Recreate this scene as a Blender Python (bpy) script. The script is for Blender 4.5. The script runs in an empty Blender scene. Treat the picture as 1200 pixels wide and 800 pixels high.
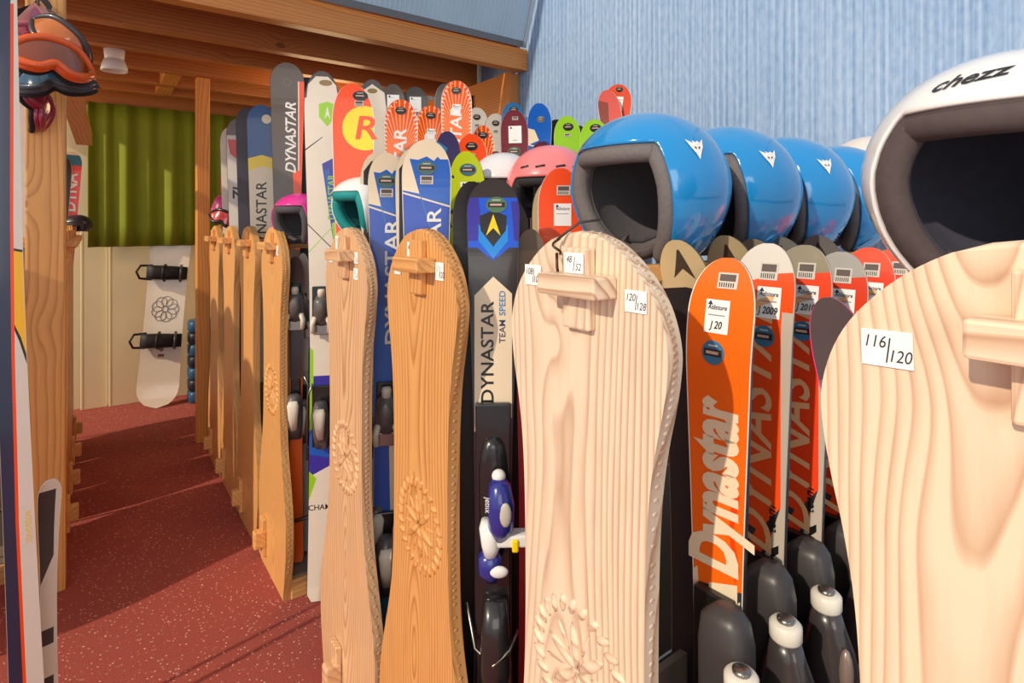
import bpy, bmesh, math, random
from mathutils import Vector, Matrix
random.seed(7)
PI = math.pi
# ------------------------------------------------------------------ camera, light
F, HX, HY, H = 666.0, 600.0, 262.0, 1.30           # focal length and horizon in pixels, eye height
TH = math.atan2(493, 666); S_, C_ = math.sin(TH), math.cos(TH)
scn = bpy.context.scene
col = scn.collection
cam_d = bpy.data.cameras.new('camera'); cam = bpy.data.objects.new('camera', cam_d); col.objects.link(cam)
cam_d.sensor_width = 36; cam_d.lens = 36*F/1200; cam_d.shift_y = -(400-HY)/1200; cam_d.clip_start = .02
cam.location = (0, 0, H); cam.rotation_euler = (PI/2, 0, -TH)
scn.camera = cam
scn.view_settings.view_transform = 'Standard'; scn.view_settings.look = 'None'
scn.view_settings.gamma = 1; scn.view_settings.use_curve_mapping = False
scn.view_settings.exposure = -0.12
w = bpy.data.worlds.new('world'); scn.world = w; w.use_nodes = True
bgn = w.node_tree.nodes['Background']; bgn.inputs[0].default_value = (.92, .95, 1, 1); bgn.inputs[1].default_value = .66
sd = bpy.data.lights.new('sun', 'SUN'); sun = bpy.data.objects.new('sun', sd); col.objects.link(sun)
sd.energy = 3.2; sd.angle = math.radians(1.2); sd.color = (1, .86, .68)
sdir = Vector((.86, .15, -.54)); sun.rotation_euler = sdir.to_track_quat('-Z', 'Y').to_euler()
ad = bpy.data.lights.new('fill_light', 'AREA'); ao = bpy.data.objects.new('fill_light', ad); col.objects.link(ao)  # added soft fill from behind the camera, no window is built there
ad.shape = 'RECTANGLE'; ad.size = 2.6; ad.size_y = 1.8; ad.energy = 38; ad.color = (1, .95, .88); ao.location = (-.9, -2.2, 1.75); ao.rotation_euler = (PI/2, 0, -.35)
for loc, e, sz in (((-.9, 4.0, 1.9), 16, .5), ((1.2, 3.6, 2.0), 12, .5)):      # warm lamps below the loft
    ld = bpy.data.lights.new('loft_lamp', 'POINT'); lo = bpy.data.objects.new('loft_lamp', ld); col.objects.link(lo)
    ld.energy = e; ld.color = (1, .70, .38); ld.shadow_soft_size = .25; lo.location = loc

# ------------------------------------------------------------------ place from photograph
def at_d(px, d):
    u = (px-HX)/F; return d*(S_+u*C_), d*(C_-u*S_)
def at_X(px, X):
    u = (px-HX)/F; return at_d(px, X/(S_+u*C_))
def at_Y(px, Y):
    u = (px-HX)/F; return at_d(px, Y/(C_-u*S_))
def zz(py, d): return H-(py-HY)*d/F
def dep(X, Y): return X*S_+Y*C_

# ------------------------------------------------------------------ materials
def lin(c):
    f = lambda v: v/12.92 if v <= .04045 else ((v+.055)/1.055)**2.4
    return (f(c[0]/255), f(c[1]/255), f(c[2]/255), 1)
MC = {}
def mat(rgb, rough=.4, metal=0, coat=0, noise=.06, nscale=25, bump=0, trans=0):
    key = (tuple(rgb), rough, metal, coat, noise, nscale, bump, trans)
    if key in MC: return MC[key]
    m = bpy.data.materials.new('surface'); m.use_nodes = True; n = m.node_tree; b = n.nodes['Principled BSDF']
    c = lin(rgb)
    tc = n.nodes.new('ShaderNodeTexCoord'); nt = n.nodes.new('ShaderNodeTexNoise'); nt.inputs['Scale'].default_value = nscale
    nt.inputs['Detail'].default_value = 4
    n.links.new(tc.outputs['Object'], nt.inputs['Vector'])
    mx = n.nodes.new('ShaderNodeMix'); mx.data_type = 'RGBA'
    mx.inputs[6].default_value = tuple(v*(1-noise*2) for v in c[:3])+(1,); mx.inputs[7].default_value = tuple(min(1, v*(1+noise)) for v in c[:3])+(1,)
    n.links.new(nt.outputs['Fac'], mx.inputs[0]); n.links.new(mx.outputs[2], b.inputs['Base Color'])
    b.inputs['Roughness'].default_value = rough; b.inputs['Metallic'].default_value = metal; b.inputs['Coat Weight'].default_value = coat
    b.inputs['Coat Roughness'].default_value = .08
    if trans: b.inputs['Transmission Weight'].default_value = trans
    if bump:
        bp = n.nodes.new('ShaderNodeBump'); bp.inputs['Strength'].default_value = bump; bp.inputs['Distance'].default_value = .003
        n.links.new(nt.outputs['Fac'], bp.inputs['Height']); n.links.new(bp.outputs[0], b.inputs['Normal'])
    MC[key] = m; return m
def pine(a, b_, axis='Z', lines=42, knots=True, rough=.5, seed=0., coat=0.):
    key = ('pine', a, b_, axis, lines, knots, rough, seed)
    if key in MC: return MC[key]
    m = bpy.data.materials.new('pine'); m.use_nodes = True; n = m.node_tree; b = n.nodes['Principled BSDF']; L = n.links.new
    def nd(t, **k):
        x = n.nodes.new(t)
        for kk, v in k.items(): x.inputs[kk].default_value = v
        return x
    def mth(op, x, y):
        q = n.nodes.new('ShaderNodeMath'); q.operation = op
        for i, v in enumerate((x, y)):
            if isinstance(v, (int, float)): q.inputs[i].default_value = v
            elif v is not None: L(v, q.inputs[i])
        return q.outputs[0]
    tc = nd('ShaderNodeTexCoord'); mp = nd('ShaderNodeMapping'); L(tc.outputs['Object'], mp.inputs[0])
    mp.inputs['Location'].default_value = (seed, seed*1.7, seed*.6)
    sc = {'Z': (1, 1, .13), 'X': (.13, 1, 1), 'Y': (1, .13, 1)}[axis]; mp.inputs['Scale'].default_value = sc
    n1 = nd('ShaderNodeTexNoise', Scale=5., Detail=3.); L(mp.outputs[0], n1.inputs['Vector'])
    sp = nd('ShaderNodeSeparateXYZ'); L(tc.outputs['Object'], sp.inputs[0])
    ax = 'XYZ'.index(axis); oth = [k for k in (0, 1, 2) if k != ax]
    w1 = mth('ADD', sp.outputs[oth[0]], mth('MULTIPLY', sp.outputs[oth[1]], 1.0)) if axis != 'Z' else mth('ADD', mth('MULTIPLY', sp.outputs[0], .9), sp.outputs[1])
    w1 = mth('SUBTRACT', w1, math.sin(seed*5)*.035)
    al = mth('MULTIPLY', mth('SUBTRACT', mth('MULTIPLY', mth('SINE', mth('ADD', mth('MULTIPLY', sp.outputs[ax], 3.3), seed*4), None), .5), 0.), .11)
    rad = mth('SQRT', mth('ADD', mth('MULTIPLY', w1, w1), mth('MULTIPLY', al, al)), None)
    v = mth('ADD', mth('MULTIPLY', rad, float(lines)), mth('MULTIPLY', n1.outputs['Fac'], 7.))
    if knots:
        vo = nd('ShaderNodeTexVoronoi', Scale=4.2); mk = nd('ShaderNodeMapping'); L(tc.outputs['Object'], mk.inputs[0])
        mk.inputs['Location'].default_value = (seed*3, seed, seed); mk.inputs['Scale'].default_value = tuple(.55 if s < 1 else 1 for s in sc)
        L(mk.outputs[0], vo.inputs['Vector'])
        kd = mth('MAXIMUM', mth('SUBTRACT', .34, vo.outputs['Distance']), 0.)
        v = mth('ADD', v, mth('MULTIPLY', mth('MULTIPLY', kd, kd), 26.))
        knot = mth('LESS_THAN', vo.outputs['Distance'], .055)
    fr = mth('FRACT', v, None)
    s = mth('MULTIPLY', mth('POWER', fr, 2.8), mth('MINIMUM', mth('MULTIPLY', mth('SUBTRACT', 1., fr), 7.), 1.))
    n2 = nd('ShaderNodeTexNoise', Scale=60., Detail=5.); L(mp.outputs[0], n2.inputs['Vector'])
    n3 = nd('ShaderNodeTexNoise', Scale=3., Detail=1.); L(mp.outputs[0], n3.inputs['Vector'])
    f = mth('ADD', mth('MULTIPLY', s, mth('ADD', .35, mth('MULTIPLY', n3.outputs['Fac'], 1.3))), mth('MULTIPLY', mth('SUBTRACT', n2.outputs['Fac'], .5), .5))
    if knots: f = mth('MAXIMUM', f, mth('MULTIPLY', knot, 1.25))
    r = nd('ShaderNodeMix'); r.data_type = 'RGBA'; r.inputs[6].default_value = lin(a); r.inputs[7].default_value = lin(b_)
    L(f, r.inputs[0]); L(r.outputs[2], b.inputs['Base Color']); b.inputs['Roughness'].default_value = rough
    bp = nd('ShaderNodeBump', Strength=.25, Distance=.002); L(f, bp.inputs['Height']); L(bp.outputs[0], b.inputs['Normal'])
    b.inputs['Coat Weight'].default_value = .25; b.inputs['Coat Roughness'].default_value = .3
    MC[key] = m; return m

# ------------------------------------------------------------------ mesh helpers
class MB:
    def __init__(s): s.v = []; s.f = []; s.m = []; s.mats = []; s.sm = []
    def mi(s, m):
        if m not in s.mats: s.mats.append(m)
        return s.mats.index(m)
    def add(s, vs, fs, m, smooth=False):
        o = len(s.v); s.v += [tuple(v) for v in vs]; i = s.mi(m)
        for f in fs: s.f.append([o+k for k in f]); s.m.append(i); s.sm.append(smooth)
    def box(s, x0, x1, y0, y1, z0, z1, m, bev=0):
        if bev:
            bm = bmesh.new(); r = bmesh.ops.create_cube(bm, size=1)
            for v in bm.verts: v.co = Vector(((x0+x1)/2+v.co.x*(x1-x0), (y0+y1)/2+v.co.y*(y1-y0), (z0+z1)/2+v.co.z*(z1-z0)))
            bmesh.ops.bevel(bm, geom=bm.edges[:], offset=bev, segments=2, affect='EDGES', profile=.5)
            s.bm(bm, m); return
        s.add([(x0,y0,z0),(x1,y0,z0),(x1,y1,z0),(x0,y1,z0),(x0,y0,z1),(x1,y0,z1),(x1,y1,z1),(x0,y1,z1)],
              [(0,3,2,1),(4,5,6,7),(0,1,5,4),(1,2,6,5),(2,3,7,6),(3,0,4,7)], m)
    def bm(s, bm, m=None, mats=None, smooth=False, free=True):
        bm.verts.index_update(); o = len(s.v)
        s.v += [tuple(v.co) for v in bm.verts]
        for f in bm.faces:
            s.f.append([o+v.index for v in f.verts]); s.m.append(s.mi(mats[f.material_index] if mats else m)); s.sm.append(smooth or f.smooth)
        if free: bm.free()
    def tube(s, pts, r, m, n=8, closed=False, rs=None):
        pts = [Vector(p) for p in pts]; N = len(pts); vs = []; up = None
        for i, p in enumerate(pts):
            a = pts[(i-1) % N] if closed or i else pts[0]; b = pts[(i+1) % N] if closed or i < N-1 else pts[-1]
            t = (b-a).normalized()
            if up is None: up = t.orthogonal().normalized()
            up = (up-t*up.dot(t)); up = up.normalized() if up.length > 1e-6 else t.orthogonal().normalized()
            q = t.cross(up); rr = rs[i] if rs else r
            for k in range(n): vs.append(p+(up*math.cos(2*PI*k/n)+q*math.sin(2*PI*k/n))*rr)
        fs = []
        for i in range(N if closed else N-1):
            j = (i+1) % N
            for k in range(n): fs.append((i*n+k, i*n+(k+1) % n, j*n+(k+1) % n, j*n+k))
        if not closed: fs += [tuple(range(n-1, -1, -1)), tuple((N-1)*n+k for k in range(n))]
        s.add(vs, fs, m, True)
    def ribbon(s, pts, half, th, m):      # pts centre line, half = vector half width, th = thickness vector
        vs = []; half = Vector(half); th = Vector(th)
        for p in pts:
            p = Vector(p); vs += [p-half-th, p+half-th, p+half+th, p-half+th]
        fs = [(0, 3, 2, 1)]
        for i in range(len(pts)-1):
            for k in range(4): fs.append((i*4+k, i*4+(k+1) % 4, i*4+4+(k+1) % 4, i*4+4+k))
        e = (len(pts)-1)*4; fs.append((e, e+1, e+2, e+3)); s.add(vs, fs, m, False)
    def loft(s, secs, m, n=20, axis='z', T=None):   # secs: (t, cx, cy, hx, hy, power)
        vs = []
        for (t, cx, cy, hx, hy, pw) in secs:
            for k in range(n):
                a = 2*PI*k/n; c, q = math.cos(a), math.sin(a)
                x = cx+hx*math.copysign(abs(c)**(2/pw), c); y = cy+hy*math.copysign(abs(q)**(2/pw), q)
                p = {'z': (x, y, t), 'y': (x, t, y), 'x': (t, x, y)}[axis]
                vs.append(T @ Vector(p) if T else p)
        fs = []
        for i in range(len(secs)-1):
            for k in range(n): fs.append((i*n+k, i*n+(k+1) % n, (i+1)*n+(k+1) % n, (i+1)*n+k))
        fs += [tuple(range(n-1, -1, -1)), tuple((len(secs)-1)*n+k for k in range(n))]
        s.add(vs, fs, m, True)
    def ell(s, c, r, m, n=16, T=None):
        secs = []
        for i in range(n//2+1):
            a = -PI/2+PI*i/(n//2)*.999+.0005; secs.append((c[2]+r[2]*math.sin(a), c[0], c[1], r[0]*max(.02, math.cos(a)), r[1]*max(.02, math.cos(a)), 2))
        s.loft(secs, m, n, 'z', T)
    def poly(s, pts, m, th=None):                   # flat n-gon, optional thickness vector
        n = len(pts)
        if th is None: s.add(pts, [tuple(range(n))], m); return
        t = Vector(th); vs = [Vector(p) for p in pts]+[Vector(p)+t for p in pts]
        s.add(vs, [tuple(range(n)), tuple(range(2*n-1, n-1, -1))]+[(i, i+n, (i+1) % n+n, (i+1) % n) for i in range(n)], m)
    def text(s, body, M, size, m, bold=0, shear=0, sx=1, fn=None, center=True):
        vs, fs = glyphs(body, bold, shear)
        out = [M @ Vector((v[0]*size*sx, v[1]*size, 0)) for v in vs]
        if fn: out = [fn(v) for v in out]
        s.add(out, fs, m)
    def build(s, name, parent=None, mw=None, loc=None):
        me = bpy.data.meshes.new(name); me.from_pydata(s.v, [], s.f)
        for m in s.mats: me.materials.append(m)
        me.polygons.foreach_set('material_index', s.m); me.polygons.foreach_set('use_smooth', s.sm)
        bm = bmesh.new(); bm.from_mesh(me); bmesh.ops.recalc_face_normals(bm, faces=bm.faces[:]); bm.to_mesh(me); bm.free()
        me.update(); o = bpy.data.objects.new(name, me); col.objects.link(o)
        if parent: o.parent = parent
        if loc: o.location = loc
        return o
GC = {}
def glyphs(body, bold, shear):
    k = (body, bold, shear)
    if k in GC: return GC[k]
    cu = bpy.data.curves.new('t', 'FONT'); cu.body = body; cu.size = 1; cu.align_x = 'CENTER'; cu.align_y = 'CENTER'
    cu.resolution_u = 3; cu.offset = bold; cu.shear = shear; cu.fill_mode = 'FRONT'
    o = bpy.data.objects.new('t', cu); col.objects.link(o)
    dg = bpy.context.evaluated_depsgraph_get(); me = bpy.data.meshes.new_from_object(o.evaluated_get(dg))
    r = ([tuple(v.co) for v in me.vertices], [tuple(p.vertices) for p in me.polygons])
    bpy.data.objects.remove(o); bpy.data.meshes.remove(me); bpy.data.curves.remove(cu); GC[k] = r; return r
def tag(o, label=None, cat=None, group=None, kind=None):
    if label: o['label'] = label
    if cat: o['category'] = cat
    if group: o['group'] = group
    if kind: o['kind'] = kind
    return o
def empty(name, loc, rz=0):
    o = bpy.data.objects.new(name, None); o.empty_display_size = .05; col.objects.link(o); o.location = loc; o.rotation_euler = (0, 0, rz); return o

# ------------------------------------------------------------------ common colours
BLACK = mat((22, 21, 22), .35, coat=.3); DARK = mat((48, 44, 42), .45); STEEL = mat((150, 145, 138), .3, 1)
WHITE = mat((240, 238, 232), .35); PAPER = mat((248, 247, 244), .7, noise=.02); INK = mat((40, 42, 60), .7)
EDGE = mat((120, 120, 125), .3, .9)

# ================================================================== SETTING
def carpet():
    m = bpy.data.materials.new('carpet'); m.use_nodes = True; n = m.node_tree; b = n.nodes['Principled BSDF']; L = n.links.new
    tc = n.nodes.new('ShaderNodeTexCoord')
    vo = n.nodes.new('ShaderNodeTexVoronoi'); vo.inputs['Scale'].default_value = 74; L(tc.outputs['Object'], vo.inputs['Vector'])
    r = n.nodes.new('ShaderNodeValToRGB'); r.color_ramp.elements[0].position = .15; r.color_ramp.elements[0].color = (1, 1, 1, 1)
    r.color_ramp.elements[1].position = .24; r.color_ramp.elements[1].color = (0, 0, 0, 1); L(vo.outputs['Distance'], r.inputs[0])
    ns = n.nodes.new('ShaderNodeTexNoise'); ns.inputs['Scale'].default_value = 240; L(tc.outputs['Object'], ns.inputs['Vector'])
    m1 = n.nodes.new('ShaderNodeMix'); m1.data_type = 'RGBA'; m1.inputs[6].default_value = lin((118, 44, 38)); m1.inputs[7].default_value = lin((188, 90, 76)); L(ns.outputs['Fac'], m1.inputs[0])
    gt = n.nodes.new('ShaderNodeMath'); gt.operation = 'MULTIPLY'; L(r.outputs[0], gt.inputs[0]); L(vo.outputs['Color'], gt.inputs[1])
    m2 = n.nodes.new('ShaderNodeMix'); m2.data_type = 'RGBA'; m2.inputs[7].default_value = lin((244, 200, 168)); L(m1.outputs[2], m2.inputs[6]); L(gt.outputs[0], m2.inputs[0])
    L(m2.outputs[2], b.inputs['Base Color']); b.inputs['Roughness'].default_value = .95
    bp = n.nodes.new('ShaderNodeBump'); bp.inputs['Strength'].default_value = .5; bp.inputs['Distance'].default_value = .004
    L(ns.outputs['Fac'], bp.inputs['Height']); L(bp.outputs[0], b.inputs['Normal']); return m
def wallpaper():
    m = bpy.data.materials.new('striped_wall'); m.use_nodes = True; n = m.node_tree; b = n.nodes['Principled BSDF']; L = n.links.new
    tc = n.nodes.new('ShaderNodeTexCoord')
    def noise(scale, vec, det=2):
        mp = n.nodes.new('ShaderNodeMapping'); mp.inputs['Scale'].default_value = vec; L(tc.outputs['Object'], mp.inputs[0])
        q = n.nodes.new('ShaderNodeTexNoise'); q.inputs['Scale'].default_value = scale; q.inputs['Detail'].default_value = det; L(mp.outputs[0], q.inputs['Vector']); return q.outputs['Fac']
    a = noise(1, (0, 95, .5), 3); c = noise(1, (40, 60, 25), 4); e = noise(1, (1, 1.4, 1.4), 2)
    wv = n.nodes.new('ShaderNodeTexWave'); wv.wave_type = 'BANDS'; wv.bands_direction = 'Y'; wv.inputs['Scale'].default_value = 11; wv.inputs['Distortion'].default_value = .8
    L(tc.outputs['Object'], wv.inputs['Vector'])
    def mth(op, x, y):
        q = n.nodes.new('ShaderNodeMath'); q.operation = op
        for i, v in enumerate((x, y)):
            if isinstance(v, (int, float)): q.inputs[i].default_value = v
            else: L(v, q.inputs[i])
        return q.outputs[0]
    f = mth('ADD', mth('ADD', mth('MULTIPLY', mth('SUBTRACT', a, .5), 1.5), mth('MULTIPLY', wv.outputs['Fac'], .30)), mth('ADD', mth('MULTIPLY', mth('SUBTRACT', c, .5), .9), mth('MULTIPLY', e, .6)))
    r = n.nodes.new('ShaderNodeValToRGB'); r.color_ramp.elements[0].position = .0; r.color_ramp.elements[0].color = lin((112, 146, 190))
    r.color_ramp.elements[1].position = 1; r.color_ramp.elements[1].color = lin((176, 200, 226)); L(f, r.inputs[0])
    L(r.outputs[0], b.inputs['Base Color']); b.inputs['Roughness'].default_value = .8; return m
b = MB(); b.box(-2.6, 2.05, -1.2, 5.2, -.06, 0, carpet()); tag(b.build('floor'), kind='structure')
b = MB(); b.box(2.0, 2.08, -1.2, 5.2, 0, 3.6, wallpaper()); tag(b.build('wall_right'), kind='structure')
CREAM = mat((236, 222, 186), .8, noise=.03, nscale=3)
b = MB(); b.box(-2.6, 2.0, 5.02, 5.12, 0, 3.6, CREAM); tag(b.build('wall_back'), kind='structure')
OAK = ((184, 110, 46), (132, 68, 22))
# loft deck and its timber
b = MB()
for i in range(24):
    y0 = 2.62+i*.1; b.box(-.6, 1.998, y0, y0+.097, 2.335, 2.36, pine((172, 102, 42), (122, 62, 22), 'X', 60, True, .6, i*.3))
tag(b.build('ceiling'), kind='structure')
b = MB(); b.box(-.6, 1.998, 2.55, 2.62, 2.17, 2.29, pine((216, 138, 62), (170, 92, 34), 'X', 60, True), .004)
tag(b.build('loft_beam'), 'long orange pine front beam along the edge of the loft, resting on post', 'beam')
for i, (yy, lab) in enumerate(((3.0, 'first pine joist behind the front beam of the loft'), (3.38, 'second pine joist behind the loft front beam'),
                               (3.78, 'pine joist resting on top of the far aisle post'), (4.16, 'pine joist behind the far aisle post, ahead of the curtain'),
                               (4.5, 'pine joist second from the back wall, above the curtain'), (4.87, 'lowest orange pine beam right above the green curtain'))):
    b = MB(); z0 = 2.17 if i < 5 else 2.13
    b.box(-.6, 1.95, yy, yy+.07, z0, 2.334, pine(OAK[0], OAK[1], 'X', 60, True, .6, i*1.3), .004)
    tag(b.build('ceiling_joist'), lab, 'joist', 'joists under the loft')
b = MB(); x0, _ = at_d(180, 3.9); b.box(x0, x0+.09, 3.86, 4.49, 2.172, 2.25, pine((222, 150, 74), (180, 104, 44), 'Y', 60), .004)
tag(b.build('trimmer'), 'short pine trimmer block crossing between two joists near the lamp', 'beam')
b = MB(); b.box(1.92, 1.998, 2.63, 4.9, 1.92, 2.168, pine((206, 130, 58), (168, 92, 36), 'Y', 60, True, .6, 2.2), .004)
b.box(1.915, 1.93, 2.62, 2.70, 1.3, 2.168, pine((206, 130, 58), (168, 92, 36), 'Z', 60))
led = b.build('ledger_beam'); tag(led, 'wide pine ledger beam fixed along blue wall under the loft', 'beam')
b = MB(); b.box(1.90, 1.919, 3.0, 3.07, 1.93, 2.1, BLACK, .003); b.build('bracket', led)
# translucent balustrade sheet, leaning towards the room
T = empty('balustrade_panel', (0, 2.53, 2.295)); tag(T, 'translucent ribbed plastic sheet in grey frame standing on the loft beam', 'panel')
T.rotation_euler = (math.radians(19), 0, 0)
RIB = mat((178, 198, 214), .3, noise=.1, nscale=6)
b = MB(); b.box(.80, 1.95, -.004, .004, .02, .9, RIB)
for i in range(46): b.box(.81+i*.025, .813+i*.025, -.0055, .0055, .02, .9, mat((205, 218, 228), .3))
b.build('ribbed_sheet', T)
GR = mat((118, 116, 118), .45, .3)
b = MB(); b.box(-.6, 1.96, -.012, .012, -.005, .028, GR); b.box(1.94, 1.965, -.012, .012, -.005, .9, mat((196, 200, 204), .4, .3)); b.box(.79, .815, -.012, .012, .028, .9, GR); b.build('frame', T)
b = MB(); b.box(-.6, .785, -.004, .004, .03, .9, mat((150, 128, 104), .6)); b.build('grey_sheet', T)
# posts
b = MB(); X, Y = at_d(54, 2.0); b.box(X-.055, X+.055, 2.56, 2.66, 0, 2.168, pine((222, 160, 88), (178, 112, 52), 'Z', 60, True, .6, 4), .006)
tag(b.build('wooden_post'), 'thick pine post left of the aisle with goggles hanging on it', 'post')
b = MB(); b.box(.50, .57, 3.80, 3.87, 0, 2.168, pine((226, 152, 70), (190, 110, 44), 'Z', 60, True, .6, 5), .005)
tag(b.build('wooden_post'), 'slim orange pine post at the far end of the right rack row', 'post')
# slanted brace left
b = MB(); T0 = Matrix.Translation(Vector((-.05, 3.05, 2.15))) @ Matrix.Rotation(math.radians(-62), 4, 'X')
bm = bmesh.new(); bmesh.ops.create_cube(bm, size=1)
P0, P1 = Vector((*at_d(76, 2.12), zz(84, 2.12))), Vector((*at_d(99, 3.1), zz(163, 3.1)))
for v in bm.verts:
    t = v.co.z+.5; c = P0.lerp(P1, t); v.co = Vector((c.x+v.co.x*.07, c.y+v.co.y*.04, c.z+v.co.y*.07))
b.bm(bm, pine((214, 148, 84), (170, 100, 46), 'Y', 60)); tag(b.build('brace'), 'short sloping pine brace beside post, in front of cream wall', 'brace')
# lamp under loft
X, Y = at_d(134, 2.85); T = empty('ceiling_lamp', (X, Y, 2.17)); tag(T, 'small white round ceiling lamp mounted under the loft joists', 'lamp')
b = MB(); b.loft([(0, 0, 0, .045, .045, 2), (-.035, 0, 0, .042, .042, 2), (-.05, 0, 0, .04, .04, 2)], mat((240, 232, 220), .5)); b.build('lamp_base', T)
b = MB(); b.loft([(-.051, .0, 0, .045, .045, 2), (-.085, 0, 0, .056, .056, 2), (-.105, 0, 0, .058, .058, 2), (-.106, 0, 0, .048, .048, 2), (-.09, 0, 0, .04, .04, 2)], WHITE); b.build('lamp_shade', T)
# curtain
GREEN = mat((128, 138, 20), .75, noise=.1, nscale=8)
b = MB(); vs = []; nx, xa, xb = 220, -.02, .93
for i in range(nx+1):
    x = xa+(xb-xa)*i/nx; y = 4.80+.024*math.sin(x*52+.9*math.sin(x*9))+.012*math.sin(x*23)
    for z, k in ((1.14, 1.1), (1.3, 1.1), (2.0, .9), (2.128, .7)): vs.append((x, 4.80+(y-4.80)*k*.9, z))
b.add(vs, [(i*4+k, i*4+4+k, i*4+5+k, i*4+1+k) for i in range(nx) for k in range(3)], GREEN, True)
o = b.build('curtain'); tag(o, 'green velvet curtain in deep folds hanging on far wall', 'curtain')
so = o.modifiers.new('s', 'SOLIDIFY'); so.thickness = .004

# ================================================================== RACKS
WOODS = [((238, 212, 182), (174, 118, 78)), ((234, 210, 182), (158, 108, 72)), ((222, 164, 98), (168, 100, 46)), ((226, 184, 140), (172, 116, 74)),
         ((230, 174, 106), (196, 130, 68)), ((230, 172, 104), (196, 130, 68)), ((232, 176, 108), (200, 134, 72)), ((228, 170, 102), (194, 126, 66))]
PROF = [(.0, 0), (.004, .030), (.012, .053), (.027, .079), (.048, .104), (.075, .127), (.105, .142), (.14, .150), (.175, .148), (.215, .141), (.26, .131), (.32, .122), (.40, .117), (.52, .115), (.62, .116), (.72, .122),
        (.80, .136), (.88, .160), (.96, .183), (1.03, .193), (1.10, .192), (1.18, .180), (1.25, .165), (1.29, .158)]
def panel_outline():
    pts = []; N = len(PROF)
    for i in range(N-1):
        p0, p1, p2, p3 = PROF[max(i-1, 0)], PROF[i], PROF[i+1], PROF[min(i+2, N-1)]
        if i < 2: pts.append(p1); continue
        for k in range(4):
            t = k/4
            pts.append(tuple(.5*((2*p1[j])+(p2[j]-p0[j])*t+(2*p0[j]-5*p1[j]+4*p2[j]-p3[j])*t*t+(3*p1[j]-p0[j]-3*p2[j]+p3[j])*t**3) for j in (0, 1)))
    pts.append(PROF[-1]); pts = pts[1:]
    return [(h, 1.29-t) for t, h in pts]+[(-h, 1.29-t) for t, h in reversed(pts)]+[(0, 1.29)]
OUT = panel_outline()
def sticker_note(parent, y, z, w_, h_, top, bot, x=-.001, tilt=0, diag=True):
    """small white handwritten note on a panel face (normal -X); y to the left is far"""
    b = MB(); M = Matrix.Translation(Vector((x, y, z))) @ Matrix(((0, 0, -1, 0), (-1, 0, 0, 0), (0, 1, 0, 0), (0, 0, 0, 1))) @ Matrix.Rotation(tilt, 4, 'Z')
    b.poly([M @ Vector(p) for p in ((-w_/2, -h_/2, .0003), (w_/2, -h_/2, .0003), (w_/2, h_/2, .0003), (-w_/2, h_/2, .0003))], PAPER, M.to_3x3() @ Vector((0, 0, .0006)))
    s = h_*.48
    b.text(top, M @ Matrix.Translation(Vector((-w_*.24, h_*.16, .0012))), s, INK, 0, .25, .8)
    b.text(bot, M @ Matrix.Translation(Vector((w_*.24, -h_*.2, .0012))), s, INK, 0, .25, .8)
    if diag: b.poly([M @ Vector(p) for p in ((-.02*w_, -h_*.38, .0012), (.01*w_, -h_*.38, .0012), (.09*w_, h_*.3, .0012), (.06*w_, h_*.3, .0012))], INK)
    o = b.build('size_note', parent); o['label'] = 'white paper note with handwritten size numbers'
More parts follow.
